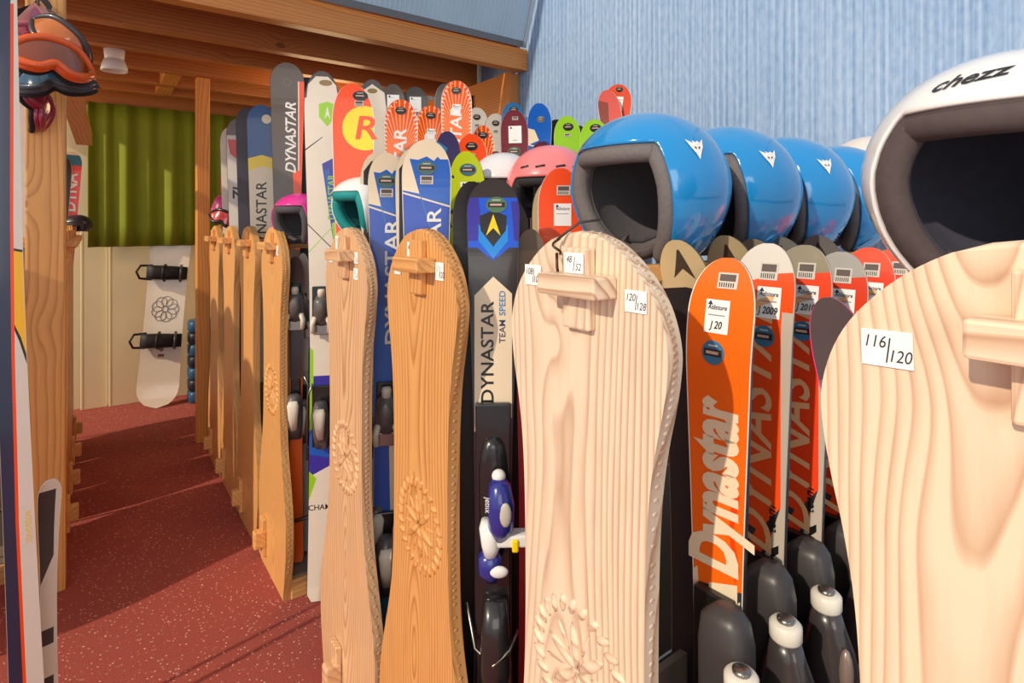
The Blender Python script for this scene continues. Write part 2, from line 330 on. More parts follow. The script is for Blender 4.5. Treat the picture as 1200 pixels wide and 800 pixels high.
def rack(Y, idx, label, X0=.529, sgn=1, notes=(), length=1.42, tenon_dy=.05):
    T = empty('ski_rack', (X0, Y, 0)); T.rotation_euler = (0, 0, 0 if sgn > 0 else PI)
    tag(T, label, 'ski rack', 'carved pine ski racks')
    wd = WOODS[idx % 8]; W = pine(wd[0], wd[1], 'Z', 96 if idx else 120, True, .45, idx*2.37+.4); W2 = pine(wd[0], wd[1], 'Y', 50, False, .5, idx+.3)
    WE = pine(tuple(int(c*.93) for c in wd[0]), wd[1], 'Z', 60, False, .6, idx)
    bm = bmesh.new(); t = .026
    f0 = bm.faces.new([bm.verts.new((0, y, z)) for y, z in OUT]); f1 = bm.faces.new([bm.verts.new((t, y, z)) for y, z in reversed(OUT)])
    n = len(OUT); a = list(f0.verts); c = list(reversed(f1.verts))
    side = [bm.faces.new((a[i], c[i], c[(i+1) % n], a[(i+1) % n])) for i in range(n)]
    for f in side: f.material_index = 1
    bmesh.ops.bevel(bm, geom=list(f0.edges), offset=.005, segments=2, affect='EDGES', profile=.5)
    b = MB(); b.bm(bm, mats=[W, WE])
    # carved beading round the edge: little notches standing proud
    if 0 < idx < 5:
        for i in range(len(OUT)-1):
            y, z = OUT[i]
            if z > .1 and abs(y) > .02:
                y2, z2 = OUT[i+1]; L_ = math.hypot(y2-y, z2-z); k = max(1, int(L_/.012))
                for q in range(k):
                    yy, z3 = y+(y2-y)*q/k, z+(z2-z)*q/k
                    b.ell((.013, yy, z3), (.005, .0008, .0034), WE, 6)
    b.build('end_panel', T)
    # carved rosette
    if idx < 5:
        b = MB(); zc = 1.29-.595
        for k in range(26):
            a_ = 2*PI*k/26; M = Matrix.Translation(Vector((0, math.cos(a_)*.083, zc+math.sin(a_)*.083))) @ Matrix.Rotation(a_+.5, 4, 'X')
            b.ell((0, 0, 0), (.0045, .014, .0062), W2, 8, M)
        for k in range(6):
            a_ = 2*PI*k/6+.35; M = Matrix.Translation(Vector((0, math.cos(a_)*.032, zc+math.sin(a_)*.032))) @ Matrix.Rotation(a_, 4, 'X')
            b.ell((0, 0, 0), (.0045, .031, .0075), W2, 8, M)
        for k in range(6):
            a_ = 2*PI*(k+.5)/6+.35; M = Matrix.Translation(Vector((0, math.cos(a_)*.045, zc+math.sin(a_)*.045))) @ Matrix.Rotation(a_, 4, 'X')
            b.ell((0, 0, 0), (.002, .02, .003), W2, 8, M)
        b.build('carved_rosette', T)
    b = MB(); b.box(-.014, .0, -.034, .016, 1.29-.13, 1.29-.022, W, .003); b.build('wedge', T)
    b = MB(); b.box(-.042, .0, -.072, .036, 1.29-.084, 1.29-.056, W2, .003); b.build('crossbar', T)
    b = MB(); ty = tenon_dy*sgn; b.box(-.016, .0, ty-.03, ty+.02, .05, .19, W, .003); b.build('wedge', T)
    b = MB(); b.box(-.044, .0, ty-.032, ty+.002, .085, .15, W2, .006); b.build('tenon', T)
    if length:
        BW = pine((222, 170, 104), (190, 128, 66), 'X', 40, False, .5, idx)
        b = MB(); b.box(.026, length, -.165, .165, .0, .068, BW, .003); b.build('base_shelf', T)
        b = MB(); b.box(.027, length-.01, -.150, .150, .069, .074, mat((128, 116, 104), .5)); b.build('shelf_mat', T)
        b = MB(); b.box(.026, length, .028, .050, 1.29-.084, 1.29-.056, BW, .003); b.build('top_rail', T)
        b = MB(); b.box(.05, length-.02, -.006, .006, .075, .62, mat((110, 98, 86), .6)); b.build('divider_board', T)
        for s in (-1, 1):
            b = MB(); b.tube([(.026, s*.155, .266), (length, s*.155, .266)], .007, STEEL); b.build('steel_rod', T)
    for nt in notes: sticker_note(T, *nt)
    return T
Z0 = 1.29
rack(.096, 0, 'pale pine ski rack nearest on the right, end panel marked 116/120', notes=((.097, Z0-.093, .038, .030, '116', '120', -.001, .03), (-.012, Z0-.045, .035, .03, '48', '52', -.015)))
rack(.565, 1, 'whitish pine ski rack under the first blue helmet, marked 120/128',
     notes=((-.009, Z0-.042, .037, .027, '48', '52', -.0155), (.095, Z0-.066, .038, .03, '108', '100'), (-.103, Z0-.084, .034, .027, '120', '128')))
rack(1.03, 2, 'orange-toned pine ski rack right of the pale washed one, full rosette visible',
     notes=((.035, Z0-.045, .026, .035, '4', '52'), (.095, Z0-.085, .03, .026, '10', '12'), (-.088, Z0-.080, .03, .034, '1', '120')))
rack(1.444, 3, 'washed pale pine ski rack leaning over the aisle, fourth from the right', notes=((.05, Z0-.04, .03, .035, '1', '8'), (-.08, Z0-.075, .028, .028, '1', '8'), (-.08, Z0-.115, .028, .028, '2', '4'), (.10, Z0-.085, .03, .02, '1', '2')))
rack(2.194, 4, 'golden pine ski rack whose whole foot shows on the carpet', notes=((-.09, Z0-.085, .028, .034, '1', '4'),), tenon_dy=.10)
rack(2.60, 5, 'pine ski rack directly behind the one whose foot shows whole', tenon_dy=.1)
rack(3.0, 6, 'pine ski rack second from the slim post at the far end', tenon_dy=.1)
rack(3.40, 7, 'pine ski rack next to the slim post, under a pink helmet', tenon_dy=.06)
for i, (yy, lb) in enumerate(((2.90, 'left-side pine ski rack nearest to the thick post'), (3.30, 'second left-side pine ski rack behind the thick post'),
                              (3.70, 'third left-side pine ski rack, tenon poking into the aisle'), (4.10, 'last left-side pine ski rack before the white board'))):
    rack(yy, 4+i, lb, X0=-.085, sgn=-1, length=1.0, tenon_dy=.03)

# ================================================================== SKIS
def hw_at(v, L, W, tl):            # v from tip; W half width at shoulder
    if v < tl:
        t = 1-v/tl; return W*(max(0, 1-t**2.35))**(1/2.0)
    waist = W*.70; m = L*.52
    if v < m: t = (v-tl)/(m-tl); return W+(waist-W)*(t*t*(3-2*t))*1.0 if False else W+(waist-W)*math.sin(t*PI/2)**1.3
    t = (v-m)/(L-m)
    h = waist+(W*.86-waist)*t*t
    if L-v < .02: h *= math.sqrt(max(.05, 1-((.02-(L-v))/.02)**2))*.35+.65
    return h
def in_poly(x, y, P):
    c = False; n = len(P)
    for i in range(n):
        x1, y1 = P[i]; x2, y2 = P[(i+1) % n]
        if (y1 > y) != (y2 > y) and x < (x2-x1)*(y-y1)/(y2-y1)+x1: c = not c
    return c
def circ(cx, cv, r, n=20, ry=None): return [(cx+r*math.cos(2*PI*i/n), cv+(ry or r)*math.sin(2*PI*i/n)) for i in range(n)]
STK = {}
def ski(X, Y, ztop, W, rz, base, paint=(), texts=(), stickers=(), edge=WHITE, label='', group='', bindings=(), L=None, ztail=.08, tl=.085, lean=0, roll=0, cat='ski', name='ski', under=BLACK, rocker=.022, bind_kw=None):
    """base: colour; paint: [(polygon (u,v from tip), mat)]; texts: (string, u, v, size, mat, bold, shear, sx); stickers: (kind,u,v,arg)"""
    W = W/2; 
    if ztail == .08 and X > .5 and not any(abs(Y-ry) < .17 for ry in (.10, .565, 1.03, 1.444, 2.194, 2.6, 3.0, 3.4)): ztail = .003
    L = L or (ztop-ztail)
    bm = bmesh.new(); N = 70; vs_ = [0.0006]+[tl*(i/14)**1.6 for i in range(1, 14)]+[tl+(L-tl)*i/N for i in range(N+1)]
    lft, rgt = [], []
    for v in vs_:
        h = hw_at(v, L, W, tl); lft.append(bm.verts.new((-h, 0, -v))); rgt.append(bm.verts.new((h, 0, -v)))
    faces = [bm.faces.new((lft[i], rgt[i], rgt[i+1], lft[i+1])) for i in range(len(vs_)-1)]
    for P, m in paint:
        n = len(P)
        vmin = min(p[1] for p in P)-.001; vmax = max(p[1] for p in P)+.001
        umin = min(p[0] for p in P)-.001; umax = max(p[0] for p in P)+.001
        for i in range(n):
            (a, b_), (c, d) = P[i], P[(i+1) % n]
            dx, dz = c-a, -(d-b_); ln = math.hypot(dx, dz)
            if ln < 1e-5: continue
            fs = []
            for f in bm.faces:
                us = [v.co.x for v in f.verts]; vv = [-v.co.z for v in f.verts]
                if max(vv) > vmin and min(vv) < vmax and max(us) > umin and min(us) < umax: fs.append(f)
            g = set(fs)
            for f in fs: g.update(f.edges); g.update(f.verts)
            bmesh.ops.bisect_plane(bm, geom=list(g), dist=1e-5, plane_co=(a, 0, -b_), plane_no=(dz/ln, 0, -dx/ln))
    mats = [base]+[m for _, m in paint]
    for f in bm.faces:
        c = f.calc_center_median()
        for i, (P, m) in enumerate(paint):
            if in_poly(c.x, -c.z, P): f.material_index = i+1
    def bend(p):
        v = -p[2]; y = p[1]
        if v < .16: y -= rocker*(1-v/.16)**2
        if L-v < .05: y -= .004*(1-(L-v)/.05)
        return Vector((p[0], y, p[2]))
    t = .011
    out = MB()
    for v in bm.verts: v.co = bend(v.co)
    out.bm(bm, mats=mats)
    ring = [(-hw_at(v, L, W, tl), v) for v in vs_]+[(hw_at(v, L, W, tl), v) for v in reversed(vs_)]
    A = [bend((u, 0, -v)) for u, v in ring]; 
    th = lambda v: .004+.007*min(1, max(0, (v-.05)/.3))
    Bq = [bend((u*1.015, th(v), -v)) for u, v in ring]; Rr = [bend((u*1.03, -.0002, -v)) for u, v in ring]; n = len(ring)
    out.add(A+Rr, [(i, (i+1) % n, (i+1) % n+n, i+n) for i in range(n)], edge)
    Rr2 = [bend((u*1.03, .0012, -v)) for u, v in ring]
    out.add(Rr+Rr2, [(i, (i+1) % n, (i+1) % n+n, i+n) for i in range(n)], edge)
    out.add(Rr2+Bq, [(i, (i+1) % n, (i+1) % n+n, i+n) for i in range(n)], under)
    k = len(vs_); out.add(Bq, [(i, i+1, n-2-i, n-1-i) for i in range(k-1)], under)
    for tx in texts:
        s, u, v, size, m = tx[:5]; bold = tx[5] if len(tx) > 5 else 0; sh = tx[6] if len(tx) > 6 else 0; sx = tx[7] if len(tx) > 7 else 1; rot = tx[8] if len(tx) > 8 else PI/2
        M = Matrix.Translation(Vector((u, -.0007, -v))) @ Matrix.Rotation(PI/2, 4, 'X') @ Matrix.Rotation(rot, 4, 'Z')
        out.text(s, M, size, m, bold, sh, sx, bend)
    T = out.build(name)
    T.location = (X, Y, ztop); T.rotation_euler = (lean, roll, rz)
    tag(T, label, cat, group)
    for st in stickers:
        kind, u, v = st[:3]; b = MB(); R90 = Matrix.Rotation(PI/2, 4, 'X')
        def pl(P, m, off): b.poly([bend((u+p, -off, -(v+q))) for p, q in P], m)
        if kind == 'oval':
            rc = st[3] if len(st) > 3 else (.022, .016); c1 = st[4] if len(st) > 4 else mat((74, 110, 110), .5)
            pl(circ(0, 0, rc[0]*1.0, 24, rc[1]), c1, .0010); pl([(-rc[0]*.8, -.3*rc[1]), (rc[0]*.8, -.3*rc[1]), (rc[0]*.8, .3*rc[1]), (-rc[0]*.8, .3*rc[1])], DARK, .0014)
            pl([(-rc[0]*.6, -.12*rc[1]), (rc[0]*.5, -.12*rc[1]), (rc[0]*.5, .12*rc[1]), (-rc[0]*.6, .12*rc[1])], mat((214, 180, 160), .5), .0018)
            pl([(-rc[0]*.4, -.65*rc[1]), (rc[0]*.4, -.65*rc[1]), (rc[0]*.4, -.5*rc[1]), (-rc[0]*.4, -.5*rc[1])], mat((190, 200, 190), .5), .0018)
            b.build('round_sticker', T)
        elif kind == 'shop':
            w_, h_ = .036, .046; wr = st[3]; sc = st[4] if len(st) > 4 else 1; w_ *= sc; h_ *= sc
            pl([(-w_/2, -h_/2), (w_/2, -h_/2), (w_/2, h_/2), (-w_/2, h_/2)], PAPER, .0010)
            M = Matrix.Translation(Vector((u, -.0015, -v+h_*.27))) @ R90; b.text('Atlistore', M, .0095*sc, mat((30, 34, 70), .6), .01, .15, .85, bend)
            b.add([bend((u+a*sc, -.0015, -v+c*sc)) for a, c in ((-.015, .016), (-.011, .022), (-.007, .016))], [(0, 1, 2)], mat((30, 34, 70), .6))
            pl([(-w_*.35, -h_*.06), (w_*.35, -h_*.06), (w_*.35, -h_*.03), (-w_*.35, -h_*.03)], mat((150, 150, 170), .6), .0015)
            M = Matrix.Translation(Vector((u, -.0015, -v-h_*.26))) @ R90; b.text(wr, M, .015*sc, BLACK, .012, .2, .75, bend)
            b.build('shop_sticker', T)
        elif kind == 'small':
            w_, h_ = (st[3] if len(st) > 3 else (.028, .02))
            pl([(-w_/2, -h_/2), (w_/2, -h_/2), (w_/2, h_/2), (-w_/2, h_/2)], mat((214, 206, 196), .6), .0010)
            pl([(-w_*.4, -h_*.4), (w_*.4, -h_*.4), (w_*.4, h_*.02), (-w_*.4, h_*.02)], mat((96, 84, 80), .6), .0014)
            for q in range(7): pl([(-w_*.4+q*w_*.115, h_*.12), (-w_*.4+q*w_*.115+w_*.05, h_*.12), (-w_*.4+q*w_*.115+w_*.05, h_*.4), (-w_*.4+q*w_*.115, h_*.4)], DARK, .0014)
            b.build('barcode_sticker', T)
    for (kind, v) in bindings: binding(T, kind, -v, W*.62)
    return T
def binding(T, kind, z, hw):
    """alpine ski binding, z = boot centre along the ski"""
    if kind == 'race':
        RB = mat((62, 56, 56), .28, coat=.7); b = MB(); zc = z
        b.box(-hw*.95, hw*.95, -.014, 0, zc-.40, zc+.04, BLACK, .003)
        b.loft([(zc-.40, .070, -.044, .046, .040, 3), (zc-.20, .070, -.046, .044, .040, 2.6), (zc-.13, .070, -.052, .042, .036, 2.4), (zc-.08, .070, -.058, .034, .030, 2.2), (zc-.045, .070, -.062, .024, .022, 2), (zc-.022, .070, -.064, .018, .018, 2)], RB, 22)
        hp = b.build('heel_piece', T)
        b = MB(); b.loft([(zc-.024, .070, -.064, .018, .018, 2), (zc-.02, .070, -.064, .0205, .0205, 2), (zc-.004, .070, -.064, .0205, .0205, 2), (zc, .070, -.064, .017, .017, 2)], mat((232, 226, 212), .35), 22); b.build('adjusting_ring', hp)
        b = MB(); b.loft([(zc-.001, .070, -.064, .011, .011, 2), (zc+.004, .070, -.064, .011, .011, 2), (zc+.006, .070, -.064, .007, .007, 2)], STEEL, 14); b.build('screw', hp)
        b = MB(); b.ell((.100, -.074, zc-.095), (.010, .010, .034), mat((150, 130, 120), .3, .3), 14); b.box(.046, .086, -.090, -.082, zc-.19, zc-.14, mat((170, 156, 130), .4), .003); b.build('badge', hp)
        b = MB(); b.loft([(zc-.25, .030, -.024, .034, .024, 4), (zc+.0, .030, -.028, .033, .026, 4), (zc+.03, .030, -.030, .030, .024, 3), (zc+.045, .034, -.030, .018, .014, 2.5)], mat((66, 62, 62), .4), 20); b.build('heel_lug', T)
        return
    G = {'grey': (mat((92, 88, 86), .35, coat=.4), mat((226, 214, 196), .4)), 'black': (mat((40, 38, 38), .3, coat=.5), mat((226, 214, 196), .4)), 'blue': (mat((38, 52, 140), .3, coat=.5), mat((232, 232, 228), .4))}[kind]
    body, lite = G
    # toe piece (upper)
    b = MB(); b.box(-hw*.9, hw*.9, -.012, 0, z+.10, z+.25, BLACK, .003)
    b.loft([(-.012, 0, z+.17, .028, .058, 3), (-.03, 0, z+.172, .026, .05, 2.6), (-.048, 0, z+.178, .022, .036, 2.4), (-.056, 0, z+.18, .014, .022, 2)], body, 20, 'y')
    tp = b.build('toe_piece', T)
    b = MB(); b.loft([(z+.215, 0, -.030, .012, .012, 2), (z+.235, 0, -.032, .013, .013, 2), (z+.243, 0, -.032, .010, .010, 2)], lite, 14)
    b.build('toe_cap', tp)
    b = MB(); b.ell((0, -.052, z+.185), (.015, .006, .020), mat((110, 104, 100), .4), 12); b.build('toe_badge', tp)
    b = MB()
    for s in (-1, 1): b.loft([(z+.095, s*.026, -.034, .008, .012, 2.5), (z+.125, s*.028, -.036, .009, .014, 2.5), (z+.15, s*.020, -.034, .009, .012, 2.5)], lite, 12)
    b.box(-.028, .028, -.018, -.012, z+.085, z+.12, STEEL, .002); b.build('toe_wing', tp)
    # heel piece (lower)
    b = MB(); b.box(-hw*.9, hw*.9, -.014, 0, z-.30, z-.09, BLACK, .003)
    b.loft([(z-.30, 0, -.020, .020, .012, 3), (z-.25, 0, -.030, .026, .022, 3), (z-.19, 0, -.040, .028, .032, 2.6), (z-.155, 0, -.050, .024, .030, 2.4), (z-.135, 0, -.052, .018, .022, 2)], body, 20)
    hp = b.build('heel_piece', T)
    b = MB(); b.loft([(z-.26, 0, -.05, .010, .008, 2.5), (z-.21, 0, -.078, .016, .012, 2.5), (z-.165, 0, -.082, .020, .010, 2.5), (z-.15, 0, -.078, .014, .006, 2.5)], lite, 14); b.build('heel_lever', hp)
    b = MB()
    for s in (-1, 1):
        b.tube([(s*.03, -.02, z-.08), (s*.046, -.016, z-.12), (s*.050, -.006, z-.24), (s*.050, .010, z-.31)], .0035, STEEL, 6)
        b.box(s*.050-.006, s*.050+.006, .004, .018, z-.35, z-.30, BLACK, .003)
    b.build('brake', hp)
def cz(r, g, b_):      # printed plastic top sheet
    m = (r+g+b_)/3; f = lambda q: int(max(0, min(255, m+(q-m)*1.10)))
    return mat((f(r), f(g), f(b_)), .36, coat=.3, noise=.03)
def face_cam(X, Y, k=1.0, base=-PI/2):
    a = -math.atan2(X, Y); return base+(a-base)*k
YEL, ORG, CRM, SKB = cz(250, 214, 10), cz(246, 80, 4), cz(238, 222, 192), cz(10, 92, 184)
PURP, LIME, RED, TEALS = cz(56, 50, 156), cz(150, 204, 36), cz(204, 40, 34), cz(30, 120, 170)
OUTER = mat((40, 38, 40), .35)
def at(px, d): return at_d(px, d)
def put(px, d, ytop, wpx, k=1.0, **kw):
    X, Y = at_d(px, d); return dict(X=X, Y=Y, ztop=zz(ytop, d), W=wpx*d/F*math.cos(math.atan((px-HX)/F)*k)**.9, rz=face_cam(X, Y, k), **kw)
def strip(u0, u1, v0, v1): return [(u0, v0), (u1, v0), (u1, v1), (u0, v1)]
ROW = 'skis standing in the racks'

# --- orange race skis between the two nearest racks
TAN = cz(206, 186, 146)
def flourish(v0, m1):       # cream scroll shapes on black
    out = []
    for (cx, cv, r, a0) in ((-.012, 0, .02, 0), (.014, .03, .018, 2), (-.016, .06, .018, 4), (.012, .09, .014, 1)):
        P = [(cx+r*math.cos(a0+t*.45), v0+cv+r*1.3*math.sin(a0+t*.45)) for t in range(9)]+[(cx+r*.62*math.cos(a0+t*.45), v0+cv+r*.8*math.sin(a0+t*.45)) for t in range(8, -1, -1)]
        out.append((P, m1))
    return out
o1c, o2c = cz(252, 110, 18), cz(248, 86, 28)
DKR = mat((54, 50, 54), .5)
ORY = .465
X, Y = at_Y(840, ORY)
O1 = dict(paint=[([(-.07, .47), (.07, .44), (.07, 1.3), (-.07, 1.3)], DKR), ([(-.06, .47), (-.03, .44), (-.025, .52), (-.035, .56), (-.06, .55)], CRM), ([(-.012, .455), (.03, .44), (.03, .47), (-.012, .485)], CRM)]
          + [([(-.026, .50), (-.004, .52), (.004, .57), (-.004, .64), (-.014, .60), (-.02, .55)], CRM), ([(.008, .49), (.034, .46), (.03, .52), (.014, .54), (.02, .60), (.008, .56)], CRM)]
          + [([(.024, .30), (.034, .32), (.024, .37), (.034, .42), (.026, .44), (.018, .37)], cz(240, 70, 12))],
          texts=[('Dynastar', -.002, .315, .098, CRM, .045, 0, .66)], stickers=[('small', .006, .032, (.03, .022)), ('shop', -.004, .082, 'J 20'), ('oval', -.006, .132, (.017, .017), mat((60, 120, 160), .5))])
ski(X, Y, 1.252, .098, -PI/2+.06, o1c, edge=WHITE, label='bright orange ski with cream blackletter lettering, marked J 20', group='orange race skis', rocker=-.03, bindings=(('race', .50),), **O1)
def team(wr, px, ytop, tipc, basec, lab, sc=1.0, **kw):
    X, Y = at_Y(px, ORY); d = dep(X, Y); SIL = cz(196, 184, 170)
    P = [([(-.1, -.01), (.1, -.01), (.1, .035), (.02, .045), (-.1, .085)], tipc)]
    P += [([(-.1, .41), (.0, .43), (.05, .36), (.1, .36), (.1, 1.4), (-.1, 1.4)], DKR), ([(.022, .42), (.04, .36), (.05, .36), (.05, .52), (-.01, .53)], SIL)]
    P += [([(-.05, .33), (-.02, .36), (.02, .43), (-.012, .49), (-.03, .49), (-.004, .43), (-.03, .38)], basec), (strip(.033, .06, .1, .4), SIL), ([(-.03, .60), (-.012, .56), (-.012, 1.2), (-.03, 1.2)], cz(238, 140, 30))]
    for q in range(5): P.append(([(.018, .45+q*.028), (.03, .44+q*.028), (.03, .452+q*.028), (.018, .465+q*.028)], BLACK))
    ski(X, Y, zz(ytop, d), .098, -PI/2+.05, basec, edge=SIL, paint=P, texts=[('DYNASTAR', -.004, .27, .075, cz(240, 190, 140), .014, .3, 1.0), ('team', .02, .405, .02, BLACK, .01, .2)],
        stickers=[('small', .008, .042, (.028, .026)), ('shop', .012, .088, wr), ('oval', .008, .138, (.016, .016), mat((60, 120, 160), .5))], label=lab, group='orange race skis', rocker=-.03, bindings=(('race', .50),), **kw)
team('J 2009', 889, 285, cz(222, 214, 204), o2c, 'orange race ski with silver tip marked J 2009')
team('J 2010', 934, 287, cz(150, 140, 116), cz(236, 74, 34), 'red-orange race ski with dull grey tip marked J 2010')
team('', 978, 295, cz(168, 164, 158), cz(214, 62, 26), 'fourth orange race ski, right of the one marked J 2010')
team('', 1012, 290, cz(232, 80, 40), cz(224, 66, 34), 'red-orange race ski with white rim, left of white helmet')
team('', 1046, 290, cz(232, 80, 40), cz(224, 66, 34), 'orange race ski mostly hidden behind the nearest rack')
for i, (px, yt, c, lb) in enumerate(((808, 280, (206, 186, 146), 'tan-tipped black ski with arrow mark, first beside the blue helmets'), (862, 275, (198, 180, 142), 'tan-tipped black ski behind the ski marked J 2009'),
                                (893, 279, (150, 140, 122), 'narrow grey-brown ski tip between two tan-tipped skis'), (924, 277, (132, 130, 126), 'grey-tipped black ski behind the ski marked J 2010'), (966, 275, (128, 124, 122), 'dark grey-tipped ski below the fourth blue helmet'))):
    X, Y = at_Y(px, .555); d = dep(X, Y); cc = cz(*c); A = cz(70, 60, 50)
    ski(X, Y, zz(yt, d), .088, -PI/2+.12, cc, edge=cz(120, 104, 80), paint=[([(-.1, .088), (.0, .075), (.1, .088), (.1, 1.4), (-.1, 1.4)], OUTER), ([(-.004, .016), (.0, .016), (.020, .062), (.000, .046), (-.018, .062)], A)], label=lb, rocker=.04, group='tan and grey tipped skis')
# pink and grey ski edge behind the nearest rack and a dark tip
X, Y = at_Y(976, .32)
ski(X, Y, zz(346, dep(X, Y)), .064, -PI/2+.1, mat((86, 80, 82), .3, coat=.5), edge=cz(236, 70, 140), under=mat((110, 112, 120), .5), paint=[(strip(-.1, -.022, .10, 1.3), cz(110, 112, 122)), (strip(-.022, .1, .14, 1.3), cz(150, 40, 90))],
    label='dark grey ski tip with pink edge peeking from behind the nearest rack', group=ROW, roll=-.17)

# --- TEAM SPEED ski and its dark neighbours
X, Y = at_d(578, 1.09); k = 1.09/F; v = lambda y: (y-210)*k
sp = [(strip(-.1, .1, -.01, v(232)), mat((46, 36, 34), .3, coat=.5)), (strip(-.1, .1, v(232), v(300)), cz(16, 90, 210)), ([(-.1, v(290)), (-.03, v(290)), (0, v(306)), (.03, v(290)), (.1, v(290)), (.1, 1.5), (-.1, 1.5)], mat((42, 36, 36), .3, coat=.5)),
      ([(-.1, v(232)), (-.028, v(232)), (-.022, v(260)), (-.03, v(282)), (-.1, v(282))], PURP), ([(.034, v(236)), (.1, v(236)), (.1, v(284)), (.04, v(282))], PURP),
      ([(-.026, v(253)), (0, v(246)), (.026, v(253)), (.024, v(270)), (.0, v(289)), (-.024, v(270))], mat((28, 24, 26), .3, coat=.5)),
      ([(0, v(251)), (.014, v(276)), (.0, v(267)), (-.014, v(276))], YEL), ([(-.028, v(262)), (0, v(290)), (.028, v(262)), (.028, v(282)), (0, v(303)), (-.028, v(282))], cz(20, 140, 220)),
      ([(0, v(324)), (.036, v(344)), (.036, v(490)), (0, v(478)), (-.036, v(506)), (-.036, v(346))], CRM), ([(-.014, v(500)), (.012, v(496)), (.012, v(516)), (-.014, v(518))], CRM)]
sp = [sp[0], sp[1], sp[2], sp[3], sp[4], sp[7], sp[5], sp[6], sp[8], sp[9]]
TSK = ski(X, Y, zz(210, 1.09), 60*k, face_cam(X, Y, 1), cz(24, 60, 180), paint=sp, edge=mat((60, 56, 70), .3), texts=[('DYNASTAR', -.010, v(413), .034, BLACK, .012, 0, 1.12), ('TEAM', .018, v(388), .017, cz(60, 70, 120), .006, 0, 1.05), ('SPEED', .018, v(355), .017, cz(30, 130, 200), .006, 0, 1.05),
      ], stickers=[('oval', .006, v(240), (.020, .015), mat((80, 124, 90), .5))], label='black and blue ski with yellow arrow shield and cream panel', group=ROW, tl=.07)
b = MB(); PL = mat((30, 28, 30), .28, coat=.6)
b.loft([(0, 0, -v(525), .013, .012, 2.5), (-.012, 0, -v(560), .030, .085, 3), (-.020, 0, -v(580), .026, .12, 3), (-.026, 0, -v(580), .016, .1, 2.5)], PL, 20, 'y'); b.box(-.034, .034, -.016, -.001, -v(800), -v(470), PL, .004)
tp = b.build('toe_piece', TSK)
BLU, WHT = mat((42, 48, 136), .28, coat=.6), mat((236, 236, 230), .4)
b = MB(); b.loft([(-v(616), .012, -.040, .016, .02, 2.4), (-v(600), .014, -.048, .024, .026, 2.4), (-v(575), .014, -.050, .025, .028, 2.4), (-v(555), .012, -.046, .020, .024, 2.2), (-v(548), .010, -.042, .010, .014, 2)], BLU, 22); b.ell((.022, -.076, -v(580)), (.011, .005, .022), mat((190, 184, 170), .4), 14); b.build('toe_dome', tp)
b = MB(); b.ell((.010, -.042, -v(546)), (.013, .012, .012), WHT); b.build('release_dial', tp)
b = MB(); b.loft([(-v(640), -.006, -.036, .010, .014, 2.4), (-v(622), -.004, -.044, .018, .02, 2.4), (-v(604), -.008, -.044, .018, .02, 2.4), (-v(596), -.012, -.04, .010, .012, 2.4)], WHT, 18)
b.box(.0, .070, -.06, -.03, -v(622), -v(608), WHT, .004); b.build('toe_wing', tp)
b = MB(); b.box(.034, .046, -.064, -.03, -v(626), -v(612), YEL, .003); b.build('lock_tab', tp)
b = MB(); b.loft([(-v(668), -.004, -.03, .012, .012, 2.4), (-v(655), -.006, -.036, .022, .022, 2.4), (-v(638), -.006, -.036, .022, .02, 2.4), (-v(632), -.006, -.034, .012, .012, 2)], BLU, 18); b.build('toe_base', tp)
b = MB(); b.ell((.010, -.054, -v(650)), (.018, .007, .011), WHT, 14)
b.text('jetfix', Matrix.Translation(Vector((-.010, -.064, -v(572)))) @ Matrix.Rotation(PI/2, 4, 'X') @ Matrix.Rotation(-PI/2, 4, 'Z'), .014, WHT, .01, .2); b.build('toe_badge', tp)
b = MB(); b.loft([(-v(800), .004, -.03, .030, .026, 3), (-v(760), .004, -.034, .03, .03, 3), (-v(720), .004, -.03, .026, .026, 3), (-v(690), .004, -.024, .022, .016, 3)], mat((34, 32, 34), .3, coat=.6), 20)
b.tube([(-.05, -.01, -v(700)), (-.034, -.03, -v(745)), (0, -.06, -v(752)), (.03, -.055, -v(738)), (.045, -.02, -v(730))], .0035, STEEL, 8); b.build('heel_piece', TSK)
p = put(553, 1.17, 213, 44, label='black ski standing directly behind the yellow-arrow ski', group=ROW); ski(base=OUTER, edge=mat((90, 84, 80), .4), **p)
p = put(597, 1.20, 232, 44, label='plain dark ski right of the yellow-arrow ski', group=ROW); ski(base=mat((40, 34, 34), .5), edge=mat((50, 46, 46), .4), **p)
p = put(622, 1.14, 268, 38, label='red ski with grey-brown tip left of the whitish rack', group=ROW); ski(base=cz(178, 30, 44), edge=RED, paint=[(strip(-.1, .1, -.01, .06), mat((120, 108, 92), .4)), ([(-.1, .05), (.1, .035), (.1, .1), (-.1, .12)], mat((140, 120, 100), .4))], **p)
p = put(642, 1.36, 214, 36, label='tan-tipped ski behind the orange one beside pink helmet', group=ROW); ski(base=TAN, edge=cz(170, 150, 110), **p)
p = put(657, 1.18, 198, 52, label='orange ski with silver stickers squeezed behind first blue helmet', group=ROW); ski(base=ORG, edge=WHITE, stickers=[('small', .006, .045), ('shop', .004, .095, '')], **p)
